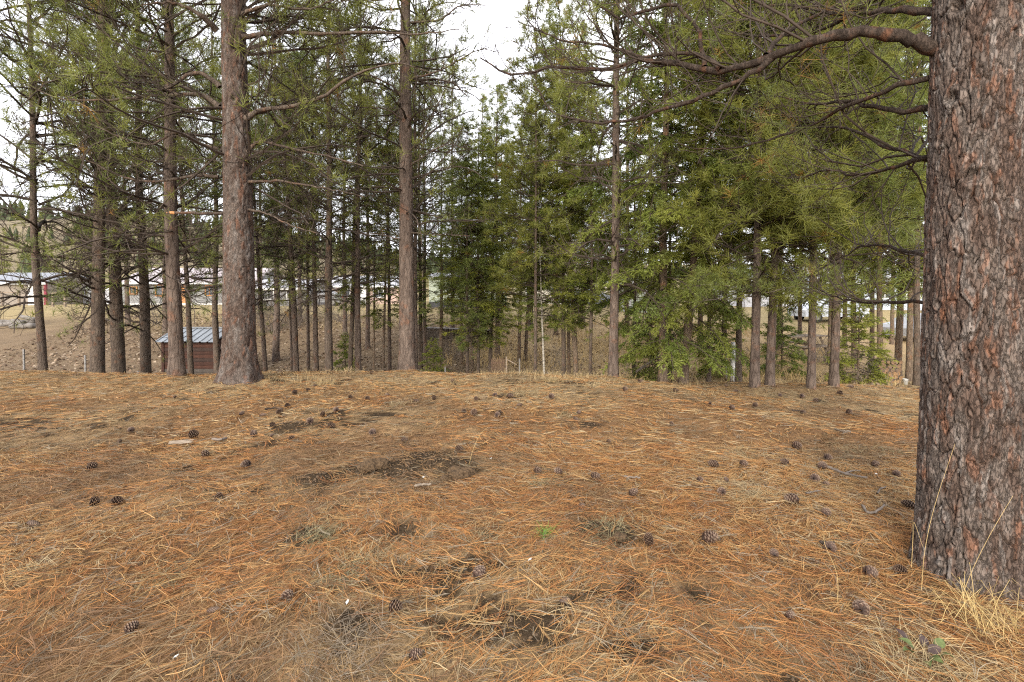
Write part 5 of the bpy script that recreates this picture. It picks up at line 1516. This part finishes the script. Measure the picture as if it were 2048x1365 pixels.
CM = [cone_mesh(1, 1.35, 62, 0.085, 0.034), cone_mesh(2, 1.1, 66, 0.088, 0.032), cone_mesh(3, 0.5, 90, 0.085, 0.026), cone_mesh(4, 1.5, 56, 0.07, 0.036)]
rc_ = random.Random(9)
def cone(px, py, label, s=1.0, var=None, rz=None, end=False, group='pine cones on the needle litter'):
    p = ground_at(px, py); s = s * (0.70 if py < 1000 else 0.70 - 0.17 * min(1, (py - 1000) / 250)) * (0.88 + 0.24 * rc_.random())
    v = var if var is not None else rc_.randrange(4)
    o = link('pine_cone', CM[v], None, (p[0], p[1], p[2] + (0.036 + 0.016 * rc_.random()) * s), label, 'pine cone', group)
    o.scale = (s, s, s)
    o.rotation_euler = (rc_.uniform(0, 6.28), (-PI / 2 + 0.3 if end else rc_.uniform(-0.25, 0.25)), rz if rz is not None else rc_.uniform(0, 6.28))
named = [(65, 1060, 'long closed pine cone alone near the photo\'s lower corner opposite the huge trunk', 1.15, 2, 0.0), (262, 1268, 'dark open pine cone nearest the camera on the huge trunk\'s far side', 1.1, 0, 1.2),
         (425, 1240, 'brown pine cone half sunk between dark open cone and reddish cone', 0.95, 2, 0.3), (575, 1206, 'reddish brown pine cone end on in the foreground needles', 0.9, 3, 1.5),
         (437, 1005, 'upright dark pine cone on shaded needles', 1.0, 1, 1.3), (188, 1014, 'left of a pair of dark pine cones', 0.85, 3, 0.5), (234, 1013, 'right of a pair of dark pine cones', 0.95, 0, 0.1),
         (183, 942, 'dark pine cone at the greyish needle patch', 1.0, 0, 0.6), (410, 915, 'dark pine cone just below the pale wood splinters', 1.1, 3, 0.8), (386, 879, 'big dark pine cone just beyond the wood splinters', 1.2, 0, 0.3),
         (492, 937, 'dark pine cone lying between splinters and soil dig', 1.15, 0, 2.9), (507, 875, 'open pine cone right of the short grey stick', 1.1, 3, 1.0), (543, 878, 'small round pine cone beside the open one near the short grey stick', 0.8, 2, 1.5),
         (583, 884, 'dark pine cone left of the reddish ringed one', 0.9, 0, 0.2), (745, 872, 'reddish ringed pine cone beyond the soil dig', 0.95, 3, 1.6), (808, 886, 'pale scaled pine cone beyond the soil dig', 1.0, 1, 0.2),
         (917, 906, 'dark pine cone just beyond the dirt clod', 0.95, 0, 0.1), (645, 834, 'upright dark pine cone in the middle distance', 1.1, 1, 0.8), (662, 858, 'flat dark pine cone near the mounded needles', 1.0, 0, 0.2),
         (1075, 950, 'dark pine cone first right of the soil dig', 0.95, 3, 0.5), (1117, 954, 'striped pine cone second right of the soil dig', 1.0, 1, 2.2), (1190, 963, 'dark pine cone third right of the soil dig', 1.05, 0, 0.3),
         (1266, 996, 'dark pine cone left of the grey grass patch', 1.0, 1, 0.4), (1428, 937, 'open pine cone right of a pale grass patch', 1.1, 1, 2.6), (1487, 937, 'dark pine cone beside the open one at the pale grass', 1.0, 0, 0.2),
         (1443, 994, 'rounded pine cone facing the camera below the open one', 0.95, 3, 1.55), (1453, 970, 'brown pine cone just beyond the rounded one', 0.9, 2, 1.4), (1400, 968, 'small dark pine cone near the rounded one', 0.7, 0, 0.3),
         (1593, 899, 'wide open pine cone farthest of the group before the huge trunk', 1.3, 0, 0.1), (1570, 931, 'pine cone with light scales below the wide open one', 1.0, 1, 2.5), (1656, 924, 'open pine cone just beyond the forked stick', 1.15, 0, 0.4),
         (1645, 943, 'open pine cone at the thick end of the stick', 1.1, 1, 1.0), (1630, 966, 'dark pine cone just below the stick\'s thick end', 1.05, 3, 0.7), (1652, 976, 'small pine cone below the stick', 0.8, 0, 0.5),
         (1750, 938, 'pine cone at the far side of the stick near the huge trunk', 1.1, 1, 0.2), (1793, 957, 'dark pine cone at the pale grass near the huge trunk', 0.9, 0, 0.6), (1585, 1012, 'big striped pine cone in front of the stick', 1.2, 1, 2.4),
         (1652, 1038, 'grey striped pine cone below the big striped one', 0.95, 1, 0.7), (1818, 1021, 'pine cone touching the huge trunk', 1.15, 1, 2.7), (1418, 1088, 'grey pine cone half buried in needles', 1.3, 1, 0.1),
         (1297, 1094, 'grey pine cone standing at the soil mound', 1.05, 1, 1.4), (1548, 1119, 'bleached pine cone sunk in needles', 1.0, 1, 1.2), (1660, 1110, 'reddish grey pine cone behind tall grass stalk', 1.1, 1, 0.9),
         (1740, 1158, 'striped pine cone near the foot of the huge trunk', 1.2, 1, 0.3), (1802, 1155, 'striped pine cone tucked under the foot of the huge trunk', 1.15, 1, 2.9), (1722, 1232, 'hollow dark pine cone nearest the huge trunk in the foreground', 1.15, 3, 0.9),
         (1580, 1245, 'grey pine cone left of the hollow dark one', 0.85, 1, 0.5), (958, 1163, 'reddish fanned pine cone in the foreground hollow', 1.25, 1, 1.2), (790, 1230, 'dark pine cone in the shaded foreground hollow', 1.0, 0, 0.2),
         (830, 1332, 'grey pine cone at the lower edge of the photo', 1.1, 1, 0.6), (1128, 1212, 'pale pine cone buried right of the foreground hollow', 1.0, 2, 0.3), (1163, 1022, 'small dark pine cone right of the green sprig', 0.75, 0, 0.5),
         (1606, 829, 'dark pine cone with a stick near the far needles', 1.0, 0, 0.2), (1464, 820, 'flat dark pine cone in the far needles below the two grey pines', 1.0, 0, 0.3), (1510, 817, 'dark pine cone right of the flat one in the far needles', 0.95, 0, 0.1),
         (1157, 831, 'dark pine cone upper of two in the middle distance', 0.9, 1, 0.6), (1151, 843, 'dark pine cone lower of two in the middle distance', 0.9, 0, 0.4), (1343, 853, 'dark round pine cone below the spreading fir', 0.7, 3, 0.3), (1217, 888, 'small reddish pine cone alone in the middle needles', 0.7, 3, 0.3)]
for (px, py, lb, s, v, rz) in named:
    cone(px, py, lb, s, v, rz, end=('upright' in lb or 'standing' in lb))
for (px, py) in [(616, 784), (630, 776), (735, 803), (483, 838), (525, 838), (620, 848), (545, 855), (700, 800), (775, 795), (832, 806), (952, 802), (990, 795), (1020, 798), (1103, 800), (905, 766), (910, 772), (928, 827), (948, 832), (995, 836), (1000, 832),
                 (1350, 786), (1354, 785), (1452, 775), (1472, 786), (1604, 798), (1632, 806), (1680, 792), (1703, 777), (1618, 774), (1700, 778), (1280, 766), (700, 745), (740, 740), (655, 748), (743, 749), (672, 826), (575, 818), (560, 830), (1560, 795), (1420, 812), (1698, 830), (1250, 783), (1040, 815), (868, 800), (590, 790), (350, 800), (262, 868), (240, 890)]:
    cone(px, py, 'small distant pine cone on the needles near the lip', 0.9 + 0.35 * rc_.random(), group='small pine cones toward the lip')

def stick(label, pts, r0, r1, m='twig_grey', lift=0.034, name='stick', fork=None):
    P = np.array([ground_at(*p) + np.array([0, 0, lift]) for p in pts])
    o0 = P[0].copy()
    Pn = smooth_path(P, 14) - o0
    rng = np.random.default_rng(int(pts[0][0]))
    Pn = Pn + rng.normal(size=Pn.shape) * 0.0025
    A = Acc()
    V, Fq = tubes(Pn[None], (np.linspace(r0, r1, 14) * (1 + rng.normal(size=14) * 0.12))[None], 7, True); A.add(V, Fq)
    if fork:
        Pf = np.array([ground_at(*p) + np.array([0, 0, lift]) for p in fork]); Pf = smooth_path(Pf, 8) - o0
        V, Fq = tubes(Pf[None], np.linspace(r1 * 1.1, r1 * 0.6, 8)[None], 6, True); A.add(V, Fq)
    link(name, A.mesh(name, [M[m]], True), None, o0, label, 'stick', 'sticks on the needle litter')
M['pale_wood'] = mat_plain('pale_wood', (0.20, 0.16, 0.12), 0.85, 0.25, 25)
stick('grey forked stick with a pine cone at its thick end', [(1638, 940), (1665, 948), (1690, 956), (1735, 966)], 0.013, 0.007, fork=[(1690, 956), (1705, 952), (1720, 953)])
stick('grey curved stick shaped like a bow near the huge trunk', [(1725, 1024), (1735, 1036), (1752, 1036), (1768, 1022)], 0.008, 0.007)
stick('small hooked twig above the bow shaped stick', [(1755, 997), (1762, 988), (1772, 984)], 0.006, 0.004)
stick('short grey straight stick at the needle drift in the middle', [(1250, 963), (1280, 965)], 0.007, 0.006)
stick('pale broken stick below the soil dig', [(830, 984), (845, 982), (862, 979)], 0.010, 0.007, 'pale_wood')
stick('pale peeled stick lying in the far needles before the huge trunk', [(1670, 866), (1685, 869), (1702, 873)], 0.010, 0.009, 'pale_wood')
stick('short grey stick beside a pine cone near the splinters', [(425, 887), (440, 887), (453, 885)], 0.012, 0.010)
stick('dark stick under the pine cone in the far needles', [(1584, 826), (1600, 827), (1612, 829)], 0.010, 0.007, 'twig')
stick('brown stick at the foot of the pines right of the red stake', [(1690, 765), (1720, 762), (1745, 759)], 0.02, 0.012, 'twig')
stick('grey twig left of the big striped pine cone', [(1610, 997), (1628, 994), (1642, 991)], 0.006, 0.005)
stick('dark twig beside the grey striped pine cone', [(1640, 1100), (1655, 1098), (1667, 1098)], 0.009, 0.006, 'twig')
stick('dark stick lying among pine cones toward the photo\'s left', [(530, 825), (550, 823), (565, 824)], 0.010, 0.007, 'twig')
# wood splinters
def splinters():
    p = ground_at(362, 896)
    t = thing('wood_splinters', 'pale weathered wood splinters lying on the needles', 'wood', (p[0], p[1], p[2] + 0.03))
    rng = np.random.default_rng(2)
    for k in range(4):
        P = np.stack([np.linspace(-0.10, 0.10, 6), rng.normal(size=6) * 0.003 + 0.012 * (k - 1.5), 0.014 + 0.004 * k + rng.normal(size=6) * 0.001], 1)[None]
        V, Fq = tubes(P, (0.007 * np.array([0.4, 0.9, 1, 0.9, 0.8, 0.3]))[None], 4, True)
        o = link('splinter', mesh_np('splinter', V, Fq, [M['pale_wood']]), t); o.rotation_euler = (0, 0, 0.1 + 0.06 * k)
splinters()
# dirt clod in the dig
def clod(label, px, py, r, seed):
    rng = np.random.default_rng(seed)
    p = ground_at(px, py)
    u = np.linspace(0, PI, 14); v = np.arange(22) / 22 * 2 * PI
    U, Vv = np.meshgrid(u, v, indexing='ij')
    qx, qy, qz = np.sin(U) * np.cos(Vv), np.sin(U) * np.sin(Vv), np.cos(U)
    n = fbm(qx * 1.8 + seed + qz, qy * 1.8 + 5 - qz, seed, 3) * 0.6 + fbm(qx * 6 + qz * 4, qy * 6 + 9, seed + 3, 2) * 0.45
    R = r * (0.45 + n)
    V = np.stack([R * np.sin(U) * np.cos(Vv) * 1.25, R * np.sin(U) * np.sin(Vv), R * np.cos(U) * 0.8], -1).reshape(-1, 3)
    idx = np.arange(14 * 22).reshape(14, 22); A = idx[:-1]; B = np.roll(A, -1, 1); D = idx[1:]; C = np.roll(D, -1, 1)
    link('dirt_clod', mesh_np('dirt_clod', V, [np.stack([A, D, C, B], -1).reshape(-1, 4)], [M['clod']], None, None, False), None, (p[0], p[1], p[2] + r * 0.6), label, 'dirt clod', 'clods at the soil digs')
M['clod'] = mat_plain('clod', (0.075, 0.048, 0.026), 1.0, 0.4, 60, 0.9)
clod('big rounded dirt clod sitting in the soil dig', 922, 962, 0.075, 3)
clod('small dirt clod left of the big rounded one', 892, 966, 0.04, 5)
clod('crumbly dirt ridge at the left of the soil dig', 738, 944, 0.06, 7)
clod('second crumbly dirt lump at the left of the soil dig', 760, 940, 0.05, 8)
clod('dirt lump on the mound before the spreading fir', 1240, 1086, 0.03, 9)

# grass tufts pressed flat on the litter
def tuft(label, px, py, n, h, w_, col, lean=(0.5, 0.97), rad=0.06, seed=0, name='grass_tuft', group='grass tufts on the litter'):
    rng = np.random.default_rng(seed + int(px))
    rad = min(rad, 0.085)
    p = ground_at(px, py)
    x = rng.normal(size=n) * rad; y = rng.normal(size=n) * rad
    acc = Acc()
    blades(acc, x, y, h * (0.5 + 0.7 * rng.random(n)), lean[0] + (lean[1] - lean[0]) * rng.random(n), rng, np.full(n, w_), col, 0.25, terrain(x + p[0], y + p[1]) - p[2] + 0.012)
    link(name, acc.mesh(name, [M['grass']]), None, tuple(p), label, 'grass', group)
gg = (0.25, 0.215, 0.12); pl = (0.34, 0.27, 0.155); st = (0.40, 0.30, 0.15)
for k, (px, py, n, h, c, rad, lb) in enumerate([(330, 1165, 190, 0.10, gg, 0.05, 'flat grey green grass tuft left of the reddish cone'), (645, 1078, 220, 0.12, gg, 0.06, 'grey green grass tuft at the left foreground mound'), (680, 1160, 220, 0.11, gg, 0.06, 'flat grey grass tuft above the foreground hollow'),
        (735, 1120, 180, 0.12, pl, 0.06, 'pale grass tuft beside the flat grey one'), (1085, 972, 200, 0.10, gg, 0.06, 'grey green tuft right of the soil dig'), (1045, 792, 320, 0.20, pl, 0.15, 'pale dry bunch of grass on the far litter'),
        (1500, 995, 260, 0.15, pl, 0.12, 'pale grass patch beside the rounded pine cone'), (1480, 915, 220, 0.14, pl, 0.12, 'pale grass patch beyond the open pine cone'), (1700, 905, 260, 0.14, pl, 0.14, 'pale grass patch before the huge trunk'),
        (1780, 905, 200, 0.12, gg, 0.10, 'grey grass patch touching the line of the huge trunk'), (1130, 830, 160, 0.11, gg, 0.07, 'grey green tuft beside the two middle pine cones'), (790, 815, 220, 0.14, pl, 0.14, 'pale grass patch below the brown lip pine'),
        (380, 765, 240, 0.16, pl, 0.14, 'pale grass patch at the foot of the woodshed pine'), (700, 1300, 260, 0.14, (0.25, 0.20, 0.145), 0.08, 'bleached grey tuft in the foreground'), (1230, 1250, 150, 0.12, (0.30, 0.225, 0.14), 0.06, 'bleached tuft right of the foreground hollow'),
        (55, 1150, 160, 0.10, pl, 0.05, 'bleached tuft below the long closed cone'), (960, 1075, 180, 0.12, pl, 0.09, 'bleached tuft left of the green sprig'), (1215, 1060, 180, 0.12, gg, 0.07, 'grey green tuft at the soil mound'), (910, 772, 220, 0.18, st, 0.2, 'straw grass bunch right of the brown lip pine'),
        (650, 772, 220, 0.2, st, 0.22, 'straw grass bunch between the lip pines'), (1100, 765, 200, 0.18, st, 0.2, 'straw grass bunch below the clump of three firs'), (1320, 762, 220, 0.2, st, 0.22, 'straw grass bunch at the foot of the spreading fir'), (1500, 772, 200, 0.18, st, 0.2, 'straw grass bunch at the feet of the two grey pines')]):
    tuft(lb, px, py, n if py > 850 else n // 2, h if py > 850 else h * 0.6, 0.0022 if py > 900 else 0.0032, c if py > 850 else tuple(q * 0.8 for q in c), (0.93, 0.997) if py > 850 else (0.6, 0.95), rad, k)
tuft('bright green needle sprig lying on the litter', 1088, 1076, 70, 0.09, 0.0022, (0.13, 0.24, 0.05), (0.75, 0.98), 0.02, 1, 'green_sprig', None)
tuft('long pale straw grass in the corner below the huge trunk', 1850, 1345, 260, 0.17, 0.0024, (0.40, 0.31, 0.17), (0.92, 0.995), 0.11, 4)
tuft('straw grass around the foot of the huge trunk', 1990, 1260, 150, 0.22, 0.0024, (0.46, 0.34, 0.15), (0.6, 0.95), 0.12, 6)
tuft('grey bleached grass in the lower corner before the huge trunk', 1700, 1345, 130, 0.13, 0.0022, (0.30, 0.26, 0.18), (0.95, 0.995), 0.09, 9)
# single tall stalks by the huge trunk
def stalk(label, pts, r_=0.0011):
    P = np.array([at(*p) for p in pts]); o0 = P[0].copy()
    V, Fq = tubes((smooth_path(P, 16) - o0)[None], np.linspace(r_, r_ * 0.5, 16)[None], 4)
    link('grass_stalk', mesh_np('grass_stalk', V, Fq, [M['straw']], None, None, True), None, o0, label, 'grass stalk', 'tall dry stalks by the huge trunk')
M['straw'] = mat_plain('straw', (0.50, 0.36, 0.16), 0.8, 0.2, 8)
stalk('tall dry stalk leaning over the near side of the huge trunk', [(1843, 1180, 2.12), (1850, 1100, 2.1), (1870, 1010, 2.08), (1910, 888, 2.06)])
stalk('bent dry stalk crossing low before the huge trunk', [(1918, 1208, 2.08), (1945, 1140, 2.04), (1980, 1070, 2.0), (2026, 992, 1.98)])
stalk('short bent dry stalk left of the huge trunk', [(1823, 1135, 2.25), (1826, 1075, 2.24), (1828, 1045, 2.24), (1846, 1095, 2.2)])
stalk('lone dry stalk rising beyond the dirt clod', [(938, 930, 3.75), (946, 900, 3.76), (960, 870, 3.78), (975, 855, 3.8)])
stalk('dry stalk kinked above the grey pine cone', [(1675, 1222, 2.15), (1674, 1150, 2.18), (1650, 1090, 2.2), (1648, 1068, 2.22)])
stalk('long dry stalk lying toward the foot of the huge trunk', [(1700, 1268, 2.0), (1800, 1254, 2.02), (1900, 1236, 2.03)])

# small leafy plant in the corner
def plant():
    p = ground_at(1845, 1325)
    t = thing('leafy_plant', 'small plant with dull green and purple leaves in the corner', 'plant', (p[0], p[1], p[2] + 0.015))
    gm = mat_plain('leaf_green', (0.075, 0.095, 0.030), 0.6, 0.3, 40); pm = mat_plain('leaf_purple', (0.05, 0.032, 0.028), 0.6, 0.3, 40)
    rng = np.random.default_rng(6)
    for k in range(9):
        a = k * 2.4; r_ = 0.02 + 0.006 * k
        u = np.linspace(0, 1, 6); wv = 0.016 * np.sin(u ** 0.8 * PI) + 0.001
        Ln = 0.045 + 0.015 * rng.random()
        zc = 0.012 * np.sin(u * PI)
        V = np.concatenate([np.stack([u * Ln, -wv, zc + 0.004], 1), np.stack([u * Ln, 0 * u, zc], 1), np.stack([u * Ln, wv, zc + 0.004], 1)])
        i = np.arange(5); Q = np.concatenate([np.stack([i, i + 1, i + 7, i + 6], 1), np.stack([i + 6, i + 7, i + 13, i + 12], 1)])
        o = link('leaf', mesh_np('leaf', V, [Q], [gm if k % 3 else pm], None, None, True), t, (r_ * math.cos(a), r_ * math.sin(a), 0.01)); o.rotation_euler = (0.3 * rng.normal(), -0.35, a)
plant()
# small white scraps
for (px, py, lb) in [(352, 1345, 'white scrap in the lower left litter'), (1060, 1137, 'white scrap above the foreground hollow'), (847, 966, 'white scrap in the soil dig'), (982, 930, 'white scrap right of the dirt clod'), (1752, 961, 'white scrap near the end of the forked stick'), (695, 1226, 'white scrap left of the foreground hollow')]:
    p = ground_at(px, py); rng = np.random.default_rng(int(px))
    V = np.array([[-0.010, -0.004, 0], [0, -0.007, 0.004], [0.011, -0.003, 0.001], [0.008, 0.005, 0.005], [-0.002, 0.006, 0.002], [-0.011, 0.004, 0.005]])
    V = np.concatenate([V, V - np.array([0, 0, 0.0015])])
    F3 = np.array([[0, 1, 5], [1, 4, 5], [1, 2, 4], [2, 3, 4]]); F3 = np.concatenate([F3, F3[:, ::-1] + 6])
    o = link('white_scrap', mesh_np('white_scrap', V, [F3], [M['white_plastic']]), None, (p[0], p[1], p[2] + 0.04), lb, 'scrap', 'white scraps in the litter'); o.rotation_euler = (0.3, 0.2, px % 6)

# ================================================================== FAR HILL
def hill():
    rng = np.random.default_rng(15)
    xs = np.linspace(-620, 620, 90); ys = np.linspace(190, 560, 30)
    X, Y = np.meshgrid(xs, ys, indexing='xy')
    def hz(x, y):
        top = np.interp(x, [-620, -330, -150, 0, 200, 620], [78, 66, 40, 15, 14, 34])
        return -2 + (top * sstep(190, 400, y)) * (0.82 + 0.36 * fbm(x * 0.008, y * 0.008, 71, 3)) 
    Z = hz(X, Y) + terrain(X, np.full_like(Y, 60.0)) 
    V = np.stack([X, Y, Z], -1).reshape(-1, 3); ny, nx = X.shape
    idx = np.arange(nx * ny).reshape(ny, nx)
    Q = np.stack([idx[:-1, :-1], idx[:-1, 1:], idx[1:, 1:], idx[1:, :-1]], -1).reshape(-1, 4)
    link('hill', mesh_np('hill', V, [Q], [mat_plain('hill', (0.15, 0.12, 0.075), 1, 0.35, 0.06)], None, None, True), kind='structure')
    # forest: small ragged conifers
    n = 2600
    x = -620 + 1240 * rng.random(n); y = 200 + 300 * rng.random(n) ** 0.8
    k = fbm(x * 0.012, y * 0.012, 73, 3) > 0.36 - 0.12 * sstep(250, 400, y); x, y = x[k], y[k]; n = len(x)
    z = hz(x, y) + terrain(x, np.full(n, 60.0)) - 1
    h = 8 + 9 * rng.random(n); acc = Acc()
    lev = [(0.10, 0.24, 0.55), (0.35, 0.19, 0.80), (0.60, 0.13, 1.02)]
    sg = 7
    for (b0, rad, tp) in lev:
        a = rng.random((n, 1)) * 6 + np.arange(sg)[None] / sg * 2 * PI
        rr_ = (rad * h)[:, None] * (0.55 + 0.75 * rng.random((n, sg)))
        base = np.stack([x[:, None] + rr_ * np.cos(a), y[:, None] + rr_ * np.sin(a), (z + b0 * h)[:, None] - 0.05 * h[:, None] * rng.random((n, sg))], -1)
        tip = np.stack([x, y, z + tp * h], 1)[:, None, :]
        Vv = np.concatenate([base, tip], 1).reshape(-1, 3)
        o_ = np.arange(n)[:, None, None] * (sg + 1); i = np.arange(sg)
        Tt = (o_ + np.stack([i, (i + 1) % sg, np.full(sg, sg)], 1)[None]).reshape(-1, 3)
        c = np.array([0.060, 0.078, 0.034]) * (0.7 + 0.6 * rng.random((n, 1)))
        acc.add(Vv, Tt, 0, np.repeat(c, sg + 1, 0))
    o = link('far_forest', acc.mesh('far_forest', [M['foliage']]), kind='stuff'); o['label'] = 'conifer forest covering the far hill'
hill()
bpy.context.view_layer.update()
